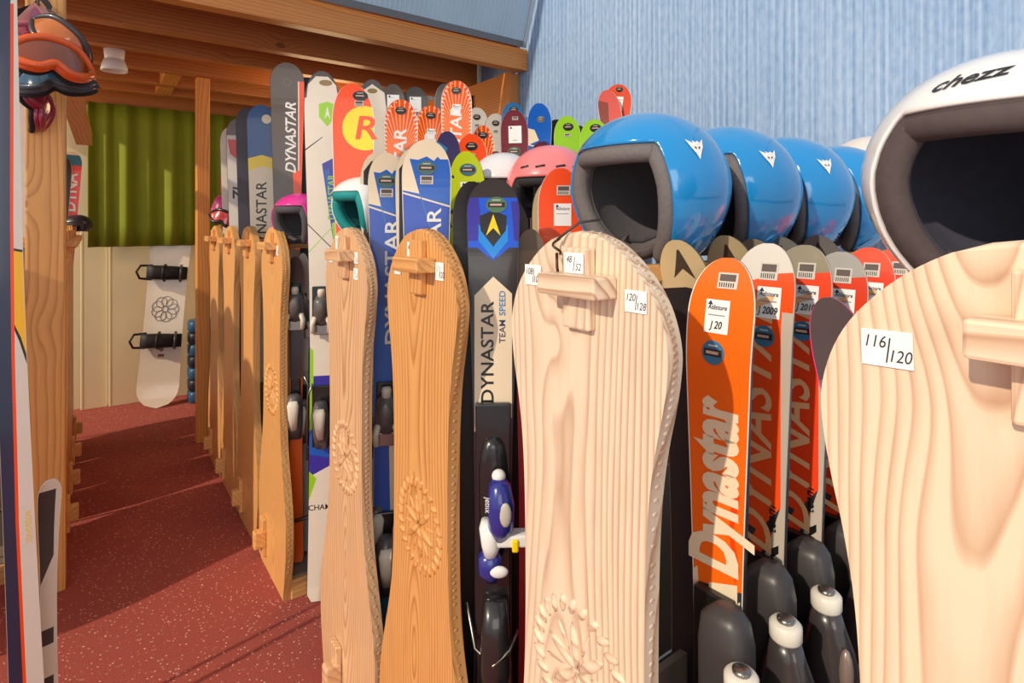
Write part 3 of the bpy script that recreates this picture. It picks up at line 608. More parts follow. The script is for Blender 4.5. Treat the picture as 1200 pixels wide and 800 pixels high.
# --- blue skis
def bluesky(px, d, yt, wpx, lab, tv, k=1.0, **kw):
    p = put(px, d, yt, wpx, k, label=lab, group='blue skis with cream tips', **kw); s = d/F; W = wpx*s/2; v = lambda q: q*s
    P = [([(-.1, -.01), (.1, -.01), (.1, v(22)), (W*.55, v(22)), (W*.45, v(19)), (W*.3, v(24)), (0, v(19)), (-W*.35, v(23)), (-.1, v(18))], CRM), ([(-.1, v(20)), (-W*.72, v(20)), (-W*.3, v(62)), (-.1, v(53))], CRM),
         ([(-.1, v(53)), (.1, v(83)), (.1, v(85)), (-.1, v(55))], CRM), ([(-.1, v(55)), (.1, v(85)), (.1, v(190)), (-.1, v(170))], cz(30, 78, 176)), ([(-W*.3, v(62)), (-W*.26, v(62)), (.6*W, v(140)), (.56*W, v(140))], TEALS),
         ([(.1, v(250)), (W*.1, v(300)), (W*.2, v(420)), (.1, v(460))], CRM), ([(-.1, v(420)), (W*.2, v(460)), (W, v(700)), (-.1, v(700))], cz(36, 150, 210))]
    ski(base=SKB, edge=CRM, paint=P, texts=[('DYNASTAR', W*.34, v(tv), 23*s, WHITE, .012, 0, 1.25)], stickers=[('oval', 0, v(32), (11*s, 8*s)), ('small', -.0*W, v(46), (15*s, 10*s))], **p)
bluesky(500, 1.27, 165, 56, 'larger bright blue ski with cream tip above the orange-toned rack', 153, bindings=(('black', .95),))
bluesky(453, 1.50, 180, 42, 'smaller bright blue ski with cream tip, left of the larger one', 151, bindings=(('grey', .85),))
for px, d, yt, wp, lb in ((441, 1.56, 180, 36, 'ski with cream rim and black tip left of smaller blue ski'), (484, 1.40, 175, 40, 'cream-rimmed black ski tip tucked behind larger blue ski')):
    p = put(px, d, yt, wp, label=lb, group=ROW); W = wp*d/F/2; ski(base=CRM, edge=CRM, paint=[([(-W*.8, .05), (-W*.3, .022), (W, .022), (.1, .03), (.1, 1.5), (-W*.8, 1.5)], OUTER)], bindings=(('grey', .8),), **p)
# --- wide white ski, orange ski with R, dark ski ...
d = 1.96; s = d/F; v = lambda y: (y-85)*s
p = put(378, d, 85, 42, .9, label='wide white ski with green shield and blue zigzag, standing tallest in the gap', group=ROW)
P = [([(-.1, -.01), (.1, -.01), (.1, .09), (.052, .09), (.046, .045), (.02, .018), (-.02, .018), (-.046, .045), (-.052, .09), (-.1, .09)], mat((84, 78, 80), .3)), (circ(.012, v(98), .022, 16, .010), cz(140, 116, 70)),
     ([(-.012, v(122)), (.016, v(119)), (.042, v(122)), (.042, v(137)), (.016, v(148)), (-.012, v(137))], LIME), ([(.016, v(124)), (.026, v(140)), (.016, v(134)), (.006, v(140))], WHITE),
     ([(-.002, v(192)), (.06, v(180)), (.06, v(330)), (.03, v(270))], PURP), ([(.006, v(200)), (.022, v(197)), (.034, v(255)), (.026, v(255))], SKB), ([(.03, v(262)), (.06, v(255)), (.06, v(300)), (.036, v(280))], LIME),
     ([(-.06, v(176)), (.0, v(160)), (.0, v(161)), (-.06, v(178))], DARK), ([(-.06, v(258)), (.06, v(300)), (.06, v(301.5)), (-.06, v(259.5))], DARK), ([(-.06, v(300)), (.06, v(255)), (.06, v(256.5)), (-.06, v(301.5))], LIME),
     ([(-.06, v(440)), (.06, v(440)), (.06, v(540)), (-.06, v(560))], PURP), ([(-.06, v(500)), (.06, v(515)), (.06, v(540)), (-.06, v(530))], SKB), ([(-.06, v(545)), (-.02, v(560)), (-.06, v(600))], LIME), ([(-.06, v(400)), (-.03, v(410)), (-.03, v(500)), (-.06, v(510))], LIME)]
ski(base=cz(232, 222, 206), edge=mat((60, 56, 58), .4), paint=P, texts=[('DYNASTAR', .030, v(231), .032, LIME, .01, 0, .95), ('CHAM', -.01, v(594), .026, BLACK, .005, 0, 1, 0)], bindings=(('grey', v(420)),), tl=.13, **p)
p = put(337, 2.3, 75, 39, .9, label='charcoal ski with orange side stripe, tallest tip under the loft', group=ROW); GRY = cz(86, 74, 66)
ski(base=GRY, edge=mat((50, 46, 46), .4), paint=[(strip(.044, .1, .07, .43), ORG), ([(.02, .43), (.1, .43), (.1, .75), (.03, .75)], ORG), (strip(.040, .044, .07, .43), WHITE), (circ(.0, .075, .016), mat((120, 110, 104), .4)), (circ(.0, .075, .012), GRY)],
    texts=[('DYNASTAR', .014, .30, .056, WHITE, .02, .3, 1.0)], **p)
d = 1.7; s = d/F; p = put(414, d, 100, 48, .9, label='orange ski with big yellow circle and letter R', group=ROW)
ski(base=ORG, edge=WHITE, paint=[(circ(.034, .128, .066, 28), YEL)], texts=[('R', .034, .130, .098, ORG, .012, .15, 1.2, 0)], stickers=[('oval', .022, .034, (.022, .014), BLACK), ('small', .018, .056, (.026, .016))], tl=.12, **p)
p = put(437, 1.85, 95, 32, .9, label='white ski with dark rim partly behind the orange R ski', group=ROW)
ski(base=cz(224, 214, 200), edge=mat((84, 78, 80), .3), paint=[([(-.1, -.01), (.1, -.01), (.1, .08), (.042, .08), (.038, .04), (.0, .014), (-.038, .04), (-.042, .08), (-.1, .08)], mat((84, 78, 80), .3)), (circ(.0, .035, .016, 14, .008), cz(140, 116, 70))], **p)
p = put(361, 2.42, 92, 34, .9, label='black ski hidden behind the wide white one', group=ROW); ski(base=OUTER, edge=mat((150, 140, 130), .4), **p)
p = put(394, 2.04, 114, 36, .9, label='dark ski edge between wide white and orange R skis', group=ROW); ski(base=OUTER, edge=mat((60, 56, 60), .4), **p)
p = put(307, 2.55, 124, 34, .9, label='blue and cream ski with yellow chevron and tall dark lettering', group=ROW)
ski(base=cz(26, 84, 140), edge=mat((40, 40, 50), .4), paint=[([(-.1, .25), (.0, .22), (.1, .25), (.1, .3), (.0, .27), (-.1, .31)], YEL), ([(-.1, .31), (0, .27), (.1, .3), (.1, 1.6), (-.1, 1.6)], CRM), (circ(.02, .06, .02), CRM)], texts=[('DYNASTAR', .0, .50, .062, OUTER, .01, 0, 1)], **p)
p = put(291, 2.68, 127, 28, .9, label='black ski left of the blue and cream one', group=ROW); ski(base=mat((52, 44, 58), .4), edge=OUTER, **p)
p = put(280, 2.8, 140, 28, .9, label='white ski with red shield and grey tip lettering', group=ROW)
ski(base=cz(214, 206, 196), edge=OUTER, paint=[(strip(-.1, .1, -.01, .08), mat((120, 112, 110), .3)), ([(-.05, .1), (.1, .1), (.1, .2), (.02, .22), (-.04, .17)], RED)], texts=[('ZL', .0, .36, .07, DARK, .02, .2, 1)], **p)
p = put(270, 3.0, 150, 22, .9, label='white ski farthest left in the right-hand rows', group=ROW); ski(base=cz(222, 208, 190), edge=CRM, **p)
p = put(267, 3.1, 195, 16, .9, label='short red ski tip above the far pink helmet', group=ROW); ski(base=RED, edge=RED, **p)
# sunburst skis
def burst(px, d, yt, wpx, lab, tv, tx='DYNASTAR', shop=None):
    p = put(px, d, yt, wpx, .95, label=lab, group='orange sunburst skis'); W = wpx*d/F/2; P = []
    cv = .18; n = 128
    for i in range(n):
        a = -PI/2+(i-n/2+.5)*2*PI/n*1.0; a1, a2 = a-.014, a+.014; R = .9
        c = YEL if abs(i-n/2) > 9 else cz(250, 170, 20)
        if i % 2: P.append(([(0, cv), (R*math.cos(a1), cv+R*math.sin(a1)), (R*math.cos(a2), cv+R*math.sin(a2))], cz(250, 176, 30)))
    ring = []
    L = 1.0
    for i in range(26):     # white teeth on the rim
        t = i/26; vv = .004+t*.34; h = hw_at(vv, 1.6, W, .11)
        for sg in (-1, 1): P.append(([(sg*h*1.05, vv), (sg*h*1.05, vv+.007), (sg*h*.80, vv+.009)], WHITE))
    ski(base=cz(232, 58, 4), edge=WHITE, paint=P, texts=[(tx, .0, tv, W*1.05, WHITE, .02, .1, 1.1)], stickers=[('oval', 0, .035, (.018, .012), BLACK)]+([('shop', .0, .10, '', .8)] if shop else []), **p)
burst(470, 1.85, 118, 38, 'orange sunburst ski left, first of the three together', .25, 'DYNASTAR')
burst(505, 2.08, 125, 36, 'orange sunburst ski in the middle of the three, lowest tip', .26, 'DYNASTAR', 1)
burst(535, 2.05, 96, 35, 'tallest orange sunburst ski at top of the three', .25, 'DYNASTAR', 1)
burst(566, 2.1, 148, 26, 'small orange sunburst ski half behind orange and yellow ski', .5)
for px, d, yt, wp, c, c2, lb in ((461, 2.25, 100, 28, (86, 76, 72), 1, 'dark ski with white shop sticker above left sunburst ski'), (487, 2.35, 103, 30, (60, 54, 54), 1, 'black-rimmed ski with shop sticker above the middle sunburst ski'),
                                 (502, 2.3, 126, 24, (50, 46, 46), 0, 'plain black ski behind the middle sunburst ski'), (522, 2.5, 99, 24, (70, 66, 66), 0, 'grey-rimmed black ski just left of the tallest sunburst ski')):
    p = put(px, d, yt, wp, .95, label=lb, group=ROW); ski(base=mat(c, .35, coat=.4), edge=cz(186, 176, 166) if not c2 else OUTER, stickers=[('shop', 0, .07, '21', 1.3)] if c2 else [], **p)
for px, yt, lb in ((559, 127, 'white ski with dark rim right of tallest sunburst ski'), (581, 134, 'white ski with grey print left of the dark red ski')):
    p = put(px, 2.45, yt, 27, .95, label=lb, group=ROW); ski(base=cz(214, 204, 192), edge=OUTER, paint=[(strip(-.03, .03, .2, .26), mat((120, 110, 104), .4)), ([(-.03, .3), (.03, .32), (.0, .42)], mat((120, 110, 104), .4))], stickers=[('oval', 0, .04, (.016, .012), BLACK), ('small', 0, .075, (.02, .012))], **p)
p = put(601, 2.4, 121, 26, .95, label='blue ski tip peeking over the dark red ski', group=ROW); ski(base=cz(20, 104, 160), edge=TEALS, stickers=[('oval', .005, .03, (.018, .012), BLACK)], **p)
p = put(603, 2.1, 130, 32, .8, label='dark red ski with white tag reading 50', group=ROW); ski(base=cz(110, 24, 40), edge=cz(150, 140, 150), paint=[([(-.1, .24), (.1, .20), (.1, 1.5), (-.1, 1.5)], cz(176, 22, 50)), ([(-.03, .26), (.02, .24), (.03, .3), (-.01, .34)], cz(90, 20, 40)), ([(.01, .24), (.04, .22), (.04, .26)], CRM)], stickers=[('small', .005, .03, (.022, .012)), ('shop', .003, .088, '50', 1.35), ('oval', -.001, .15, (.024, .018), mat((80, 104, 84), .5))], **p)
p = put(618, 2.4, 138, 30, .95, label='pale blue ski tip behind the dark red one', group=ROW); ski(base=cz(60, 130, 190), edge=TEALS, **p)
p = put(634, 2.2, 122, 30, .6, label='slanted blue ski with white band in front of blue wall', group=ROW, roll=.06); ski(base=SKB, edge=cz(200, 210, 220), paint=[([(-.1, .08), (-.02, .1), (.0, .14), (-.1, .18)], CRM), ([(-.1, .14), (.1, .19), (.1, .195), (-.1, .145)], CRM), (strip(-.1, .1, .30, 1.5), OUTER)], texts=[('STAR', .012, .24, .04, WHITE, .02)], stickers=[('oval', .006, .06, (.016, .012), mat((120, 116, 110), .5))], **p)
p = put(652, 2.25, 141, 26, .95, label='plain black ski left of the lime green one', group=ROW); ski(base=mat((40, 38, 40), .5), edge=OUTER, **p)
p = put(665, 2.15, 137, 31, .8, label='lime green ski with a black round sticker near tip', group=ROW); ski(base=LIME, edge=cz(190, 220, 130), paint=[(circ(0, .30, .05, 20), mat((40, 38, 40), .5))], stickers=[('oval', .005, .04, (.02, .014), BLACK), ('small', 0, .07, (.022, .012))], **p)
p = put(678, 2.25, 148, 26, .95, label='black ski tip right of the lime green ski', group=ROW); ski(base=mat((40, 38, 40), .5), edge=OUTER, **p)
p = put(697, 2.0, 141, 34, .8, label='lime green ski mostly hidden by first blue helmet', group=ROW); ski(base=LIME, edge=cz(190, 220, 130), stickers=[('oval', .005, .03, (.02, .014), BLACK)], **p)
p = put(636, 1.95, 167, 32, .8, label='short dark maroon ski above the pink helmet', group=ROW); ski(base=cz(92, 26, 40), edge=cz(150, 140, 150), stickers=[('oval', .0, .03, (.018, .012), BLACK), ('small', 0, .055, (.026, .018))], **p)
p = put(648, 1.8, 181, 30, .9, label='tan round ski tip just above pink helmet', group=ROW); ski(base=TAN, edge=TAN, **p)
p = put(676, 1.8, 184, 30, .9, label='dark ski tip with green base below the lime ski', group=ROW); ski(base=mat((60, 58, 54), .4), edge=OUTER, **p)
for px, yt, wp, rl, lb, c in ((711, 107, 26, -.16, 'salmon ski tip leaning left above the helmets', (216, 96, 84)), (727, 100, 34, .16, 'tall salmon-red ski with shop sticker above the helmets', (222, 84, 52))):
    p = put(px, 2.3, yt, wp, .7, label=lb, group=ROW, roll=rl); ski(base=cz(*c), edge=CRM, paint=[([(-.04, .03), (0, .05), (-.02, .2), (-.05, .2)], cz(140, 70, 60))], stickers=[('oval', .003, .02, (.014, .01), BLACK), ('shop', .002, .075, '42', 1.2), ('oval', 0, .13, (.02, .02), BLACK)] if rl > 0 else [], **p)
p = put(553, 1.9, 158, 36, .9, label='orange and yellow ski behind the yellow-green one', group=ROW); ski(base=ORG, edge=WHITE, paint=[(strip(.002, .1, .12, 1.0), YEL), (strip(-.1, .002, .12, .2), cz(250, 150, 20))], stickers=[('oval', 0, .04, (.02, .014), BLACK), ('small', 0, .07, (.024, .014))], **p)
p = put(547, 1.5, 178, 44, .9, label='yellow-green ski with black speckles and shop sticker', group=ROW)
P = [(strip(-.1, .1, .28, 1.3), mat((64, 58, 40), .5))]
for i in range(26):
    a = random.uniform(-.05, .05); vv = random.uniform(.03, .34); r = random.uniform(.003, .008)
    if abs(a) > .028 or vv > .2: P.append(([(a-r, vv), (a, vv-r*1.4), (a+r, vv+r*.2), (a+r*.3, vv+r)], mat((52, 60, 20), .4)))
ski(base=cz(190, 206, 30), edge=cz(90, 100, 40), paint=P, stickers=[('oval', .004, .048, (.022, .016), mat((70, 110, 120), .5)), ('shop', .004, .105, '', 1.1)], tl=.12, **p)
p = put(582, 1.9, 178, 22, .9, label='narrow purple ski left of the dark red one', group=ROW); ski(base=cz(96, 34, 84), edge=cz(190, 180, 190), **p)
p = put(525, 1.75, 155, 30, .9, label='dark purple patterned ski tip above the larger blue ski', group=ROW); ski(base=cz(52, 44, 92), edge=mat((110, 100, 90), .4), paint=[([(-.03, .03), (0, .05), (-.02, .09)], TEALS)], **p)
p = put(566, 1.45, 232, 30, .9, label='dark ski with lime rim behind yellow-arrow ski', group=ROW); ski(base=OUTER, edge=LIME, **p)
# bindings and skis glimpsed in the gaps low down
for px, d, yt, wp, c, e, lb, bv in ((347, 2.05, 300, 20, (60, 52, 50), (238, 100, 20), 'dark ski with orange tail in the gap beside the golden rack', .35),
                                    (356, 2.12, 296, 14, (220, 212, 200), (190, 180, 170), 'slim white ski in the gap beside the golden rack', .4), (440, 1.62, 290, 22, (200, 196, 40), (90, 90, 30), 'yellow ski low in the gap beside the washed rack', .42),
                                    (310, 2.75, 300, 26, (190, 184, 170), (60, 60, 50), 'grey ski low between the golden rack and its neighbour', .5), (292, 3.15, 300, 20, (70, 60, 56), (50, 46, 40), 'dark ski deep between the far golden racks', .45)):
    p = put(px, d, yt, wp, .9, label=lb, group=ROW); ski(base=mat(c, .35, coat=.3), edge=mat(e, .4), paint=[(strip(-.1, .1, .44, 1.4), mat(e, .35, coat=.3))], bindings=(('grey', bv),) if bv else (), **p)

# --- left side skis
k = 1.3/F; zt = 2.0; vv = lambda y: (zt-zz(y, 1.3)); X, Y = at_d(-10, 1.3)
ol = [(.026, vv(0)), (.008, vv(260)), (.0, vv(420)), (-.006, vv(620)), (-.006, vv(900))]
P = [([(-.2, -.1), (.06, -.1)]+ol+[(-.2, vv(900))], mat((34, 48, 78), .3, coat=.6)), (ol+[(u+.006, q) for u, q in reversed(ol)], ORG)]
P = [([(-.06, vv(282)), (.06, vv(300)), (.06, vv(490)), (.034, vv(440)), (.018, vv(400)), (.0, vv(372)), (-.06, vv(366))], cz(250, 190, 20)), ([(-.06, vv(281)), (.06, vv(299)), (.06, vv(302)), (-.06, vv(284))], BLACK), ([(.0, vv(371)), (.018, vv(399)), (.034, vv(439)), (.06, vv(490)), (.06, vv(498)), (.032, vv(446)), (.015, vv(404)), (.0, vv(376))], BLACK)]+P
P = P[3:]+P[:3]; P = [P[2], P[3], P[4], P[0], P[1]]
ski(X, Y, zt, .076, face_cam(X, Y, 1), cz(226, 218, 208), paint=P, edge=mat((210, 200, 190), .4), texts=[('ROSSIGNOL', .016, vv(630), .015, cz(240, 200, 40), .006, 0, .95, -PI/2)], label='large white, yellow and dark ski closest at the left edge', group=ROW, L=1.94, rocker=.0, roll=-.034)
X, Y = at_d(57, 1.42)
ski(X, Y, zz(558, 1.42), .046, face_cam(X, Y, 1)+.2, cz(214, 208, 196), paint=[([(-.03, .03), (.012, .03), (.01, .20), (-.03, .30)], mat((60, 58, 60), .4)), (strip(-.03, .01, .38, .42), mat((60, 58, 60), .4)), (strip(-.03, .01, .5, .54), mat((60, 58, 60), .4))], edge=cz(226, 220, 210), label='short pale grey ski beside the large ski at lower left', group=ROW, tl=.05)
p = put(86, 3.35, 178, 22, 1, label='red ski with white lettering standing in left-side rack', group=ROW, roll=.05)
ski(base=cz(224, 56, 30), edge=WHITE, paint=[(strip(-.1, .1, -.01, .06), CRM), (strip(-.1, .1, .02, .08), cz(40, 110, 130))], texts=[('DYNA', .0, .24, .085, WHITE, .02, 0, .95)], **p)
p = put(78, 3.3, 186, 14, 1, label='black ski behind the red lettered one at left', group=ROW, roll=.05); ski(base=OUTER, edge=CRM, **p)

rack(2.44, 9, 'added out-of-view left-side pine ski rack that shades the carpet', X0=-.36, sgn=-1, length=.8, tenon_dy=.03)  # extra rack out of view, added to cast its shadow over the aisle
for X, Y, z, c, lb in ((-.40, 2.66, 1.2, (60, 60, 66), 'dark ski added beside the thick post to shade the carpet'), (-.30, 3.50, 1.2, (150, 60, 50), 'dull red ski added between second and third left-side racks to shade the carpet'), (-.30, 3.90, 1.2, (70, 80, 100), 'slate blue ski added between third and last left-side racks to shade the carpet')):
    ski(X, Y, z, .13, PI/2, cz(*c), edge=WHITE, label=lb, group=ROW, ztail=.003)  # skis added at left to keep sun off parts of the carpet
# ================================================================== HELMETS
def sstep(a, b_, x):
    t = min(1, max(0, (x-a)/(b_-a))); return t*t*(3-2*t)
def helmet(X, Y, Z, rz, rx, ry, rzv, shellm, linm, inm, label, group, kind='full', name='helmet', tiltx=0, details=None):
    """local -Y is the face; origin at the bottom"""
    T = empty(name, (X, Y, Z), rz); T.rotation_euler = (tiltx, 0, rz); tag(T, label, 'helmet', group)
    C = Vector((0, 0, rzv*.86 if kind == 'full' else rzv*.55))
    lowdeg = -60 if kind == 'full' else -28
    def lower(ph):     # ph angle from the face
        a = abs(ph)
        brow = math.radians(31 if kind == 'full' else 14)
        t = sstep(math.radians(46), math.radians(74), a)
        lo = brow+(math.radians(lowdeg)-brow)*t
        back = sstep(math.radians(125), math.radians(175), a)
        return lo+math.radians(16 if kind == 'full' else 4)*back
    def P(ph, th, k=1.0, add=0):
        ct, st = math.cos(th), math.sin(th)
        c, s = math.sin(ph), -math.cos(ph)
        sq = 1.0
        low = max(0, -st)
        x = rx*ct**.92*math.copysign(abs(c)**.92, c); y = ry*ct**.92*math.copysign(abs(s)**.95, s)
        y *= (1.06 if s > 0 else .96); x *= 1-.10*low
        if kind == 'full' and st < 0: y -= (-s < 0)*0; 
        z = rzv*st*(1.0 if st > 0 else 1.10)
        v = Vector((x, y, z)); n = v.normalized()
        return C+v*k-n*add
    phs = []
    N = 96
    for i in range(N): phs.append(-PI+2*PI*i/N)
    ext = [math.radians(d_) for d_ in (-73, -70, -66, -62, -58, -54, -50, -46, -43, 43, 46, 50, 54, 58, 62, 66, 70, 73)]
    phs = sorted(set([round(p_, 4) for p_ in phs+ext]))
    M_ = 22; N = len(phs)
    def shell(add, m, lowadd=0, thick=.005, nm='shell', frac=1.0, par=T):
        b = MB(); vs = []
        for ph in phs:
            lo = lower(ph)+lowadd
            for j in range(M_):
                th = lo+(math.radians(89.5)-lo)*(j/(M_-1))*frac; vs.append(P(ph, th, 1, add))
        o2 = len(vs)
        for ph in phs:
            lo = lower(ph)+lowadd
            for j in range(M_):
                th = lo+(math.radians(89.5)-lo)*(j/(M_-1))*frac; vs.append(P(ph, th, 1, add+thick))
        fs = []
        for i in range(N):
            i2 = (i+1) % N
            for j in range(M_-1):
                fs.append((i*M_+j, i2*M_+j, i2*M_+j+1, i*M_+j+1)); fs.append((o2+i*M_+j, o2+i*M_+j+1, o2+i2*M_+j+1, o2+i2*M_+j))
            fs.append((i*M_, o2+i*M_, o2+i2*M_, i2*M_))
            fs.append((i*M_+M_-1, i2*M_+M_-1, o2+i2*M_+M_-1, o2+i*M_+M_-1))
        b.add(vs, fs, m, True); return b.build(nm, par)
    sh = shell(0, shellm)
    shell(.0052, linm, -.03, .026, 'lining')
    shell(.031, inm, .02, .008, 'inner_padding')
    # rim beads of the lining
    b = MB(); b.tube([P(ph, lower(ph)-.05, 1, .0205) for ph in phs], .016, linm, 10, True); b.build('rim_padding', T)
    # strap
    if kind == 'full':
        b = MB(); b.ribbon([P(-1.9, -.75, 1, .03), Vector((-.03, -.03, .02)), Vector((.02, -.045, .008)), P(1.6, -.8, 1, .03)], (0, .007, .002), (0, 0, .001), mat((96, 84, 78), .8)); b.build('chin_strap', T)
    if details: details(T, P, lower)
    return T
BLUEH = mat((0, 136, 206), .16, coat=1, noise=.05, nscale=8); GLIN = mat((112, 106, 106), .9, noise=.12, nscale=160, bump=.3); DLIN = mat((84, 82, 86), .95, noise=.1, nscale=90, bump=.2)
def dain(T, P, lower):
    b = MB(); ph0, th0 = math.radians(80), math.radians(26); e = .0016
    def q(du, dv): return P(ph0+du, th0+dv, 1, -e)
    S = .14
    pts = [(-1.1, .8), (-.55, .52), (-.25, .72), (0, .52), (.30, .72), (.55, .55), (1.15, .95), (.75, .1), (.25, -.6), (.0, -1.1), (-.28, -.55), (-.75, .1)]
    ctr = q(0, 0); vs = [q(-x*S*.0+x*S, y*S) for x, y in pts]
    b.add([ctr]+vs, [(0, i+1, (i+1) % len(vs)+1) for i in range(len(vs))], WHITE); b.add([P(ph0+x*S, th0+y*S, 1, -.0024) for x, y in ((-.35, .12), (-.1, .0), (-.15, -.18), (-.3, -.05))], [(0, 1, 2, 3)], BLACK); b.add([P(ph0+x*S, th0+y*S, 1, -.0024) for x, y in ((.35, .15), (.1, .0), (.15, -.18), (.3, -.02))], [(0, 1, 2, 3)], BLACK)
    b.build('devil_emblem', T)
    # vents and raised ridges on the sides
    for sg in (-1, 1):
        b = MB()
        for j in range(4): b.tube([P(sg*math.radians(112+j*5), math.radians(-34-j*3), 1, -.0005), P(sg*math.radians(140+j*3), math.radians(-20-j*4), 1, -.0005)], .0022, mat((8, 70, 130), .3), 6)
        b.build('side_vent', T)
    b = MB()
    for sg in (-1, 1):
        b.tube([P(sg*math.radians(a), math.radians(t), 1, .0015) for a, t in ((76, 30), (95, 46), (125, 50), (155, 40), (178, 30))], .004, BLUEH, 8)
        b.tube([P(sg*math.radians(a), math.radians(t), 1, .0015) for a, t in ((74, -50), (90, -36), (112, -24), (140, -14), (170, -8))], .004, BLUEH, 8)
    b.build('shell_ridges', T)
for i, (px, zb, lb) in enumerate(((757, 1.246, 'glossy blue helmet, first and largest on the whitish rack'), (848, 1.246, 'glossy blue helmet, second in row behind the largest one'),
                              (916, 1.246, 'glossy blue helmet, third in the row of four'), (976, 1.246, 'glossy blue helmet at the far end of the row of four'))):
    X, Y = at_Y(px, .66)
    helmet(X, Y, zb, -PI/2+(-.02, -.14, -.18, -.18)[i], .136, .136, .132, BLUEH, GLIN, DLIN, lb, 'blue helmets on the rack', details=dain, tiltx=0)
WH = mat((240, 238, 236), .18, coat=1, noise=.02); NAVY = mat((62, 62, 76), .95, noise=.15, nscale=60, bump=.2); PLU = mat((84, 72, 72), .95, noise=.12, nscale=90, bump=.2)
def chz(T, P, lower):
    b = MB(); vs, fs = glyphs('chezz', .02, .35); S = .95
    out = [P(math.radians(-19)+x*.25, math.radians(45)+y*.20+x*.03, 1, -.0012) for x, y, z in vs]; b.add(out, fs, BLACK)
    o = b.build('lettering', T); o['label'] = 'slanted black lettering'
    b = MB(); 
    c = P(math.radians(-76), math.radians(-44), 1, .018); b.ell(c, (.011, .011, .011), DARK, 12); b.ell(c+Vector((-.002, -.006, .0)), (.006, .008, .006), STEEL, 10); b.build('strap_rivet', T)
X, Y = at_Y(1196, .16)
helmet(X, Y, 1.236, -PI/2+.18, .142, .135, .130, WH, PLU, NAVY, 'large glossy white helmet with dark lining on the nearest rack', 'helmets on racks', details=chz)
def vents(T, P, lower):
    b = MB()
    for a in (-35, -12, 12, 35):
        p0, p1 = P(math.radians(a-6), math.radians(26), 1, -.0004), P(math.radians(a+6), math.radians(28), 1, -.0004); b.tube([p0, (p0+p1)/2, p1], .003, DARK, 6)
    b.build('vent_slots', T)
PINK, HPINK = mat((240, 128, 130), .3, coat=.6), mat((232, 60, 160), .25, coat=.7)
X, Y = at_d(645, 1.50); helmet(X, Y, zz(252, 1.5), face_cam(X, Y), .118, .13, .118, PINK, mat((40, 38, 40), .8), DLIN, 'salmon pink helmet behind the yellow-arrow ski', 'helmets on racks', 'low', details=vents)
X, Y = at_d(590, 1.62); helmet(X, Y, zz(246, 1.62), face_cam(X, Y), .10, .12, .105, mat((222, 220, 222), .3, coat=.5), mat((40, 38, 40), .8), DLIN, 'pale grey helmet left of the salmon pink helmet', 'helmets on racks', 'low')
X, Y = at_d(352, 2.06); helmet(X, Y, zz(283, 2.06), -PI/2+.55, .098, .105, .094, HPINK, DLIN, DLIN, 'hot pink helmet with open face above the golden rack', 'helmets on racks', details=None)
X, Y = at_d(428, 1.62); helmet(X, Y, zz(276, 1.62), -PI/2+.2, .095, .11, .09, mat((240, 240, 238), .3, coat=.5), mat((10, 140, 140), .7), mat((20, 90, 96), .8), 'white helmet with teal lining above the washed pale rack', 'helmets on racks')
X, Y = at_d(268, 3.15); helmet(X, Y, zz(262, 3.15), face_cam(X, Y)+.4, .085, .10, .11, HPINK, DLIN, DLIN, 'hot pink helmet at the far end of the right-hand racks', 'helmets on racks', 'low')
X, Y = at_d(1018, 1.62); helmet(X, Y, 1.30, face_cam(X, Y)+1, .12, .13, .16, mat((226, 214, 204), .3, coat=.5), DLIN, DLIN, 'cream helmet half hidden behind the last blue helmet', 'helmets on racks', 'low')
X, Y = at_d(91, 3.35); helmet(X, Y, zz(270, 3.35), face_cam(X, Y)-.5, .07, .08, .06, mat((40, 42, 52), .4, coat=.4), DLIN, DLIN, 'small dark helmet below the red ski at left', 'helmets on racks', 'low')

# ================================================================== GOGGLES
def goggles(name, loc, rz, rx_, sc, framem, lensm, strapm, label, hook=None, ry_=0, group='goggles hanging on the post'):
    T = empty(name, loc, rz); T.rotation_euler = (rx_, ry_, rz); T.scale = (sc,)*3; tag(T, label, 'goggles', group)
    def g(u, top):      # u -1..1 outline
        x = .085*u; y = -.045*(1-u*u)**.8-.002 if abs(u) < 1 else -.002
        zt = .042*(1-abs(u)**3.2); zb = -.040*(1-abs(u)**3.2)*(1-.45*math.exp(-(u/.22)**2))
        return Vector((x, y, zt if top else zb))
    us = [-1+2*i/28 for i in range(29)]
    ring = [g(u, True) for u in us]+[g(u, False) for u in reversed(us[1:-1])]
    b = MB(); b.tube(ring, .009, framem, 10, True); b.tube([p+Vector((0, .016, 0)) for p in ring], .0085, framem, 8, True); b.build('frame', T)
    b = MB(); b.tube([p+Vector((0, .03, 0)) for p in ring], .0095, mat((30, 28, 30), .95), 8, True); b.build('face_foam', T)
    b = MB(); vs = []
    for u in us: a, c = g(u, True), g(u, False); vs += [a, a.lerp(c, .5)+Vector((0, -.006, 0)), c]
    b.add(vs, [(i*3+k, i*3+k+1, i*3+k+4, i*3+k+3) for i in range(28) for k in (0, 1)], lensm, True); b.build('lens', T)
    if hook:
        T.rotation_mode = 'XYZ'; inv = (Matrix.Translation(Vector(loc)) @ T.rotation_euler.to_matrix().to_4x4() @ Matrix.Scale(sc, 4)).inverted()
        hk = inv @ Vector(hook); b = MB()
        for s in (-1, 1):
            p0 = Vector((s*.088, .012, 0)); pm = p0.lerp(hk, .5)+Vector((s*.018, .012, -.01)); pts = [((1-t)**2)*p0+2*t*(1-t)*pm+t*t*hk for t in [i/8 for i in range(9)]]
            b.ribbon(pts, (.003, .016, .002) if False else (.013, .004, .0), (0, .0012, 0), strapm)
        b.build('strap', T)
    return T
HK = Vector((*at_d(46, 1.9), zz(6, 1.9)))
X, Y = at_d(58, 1.80); fc = face_cam(X, Y, 1)
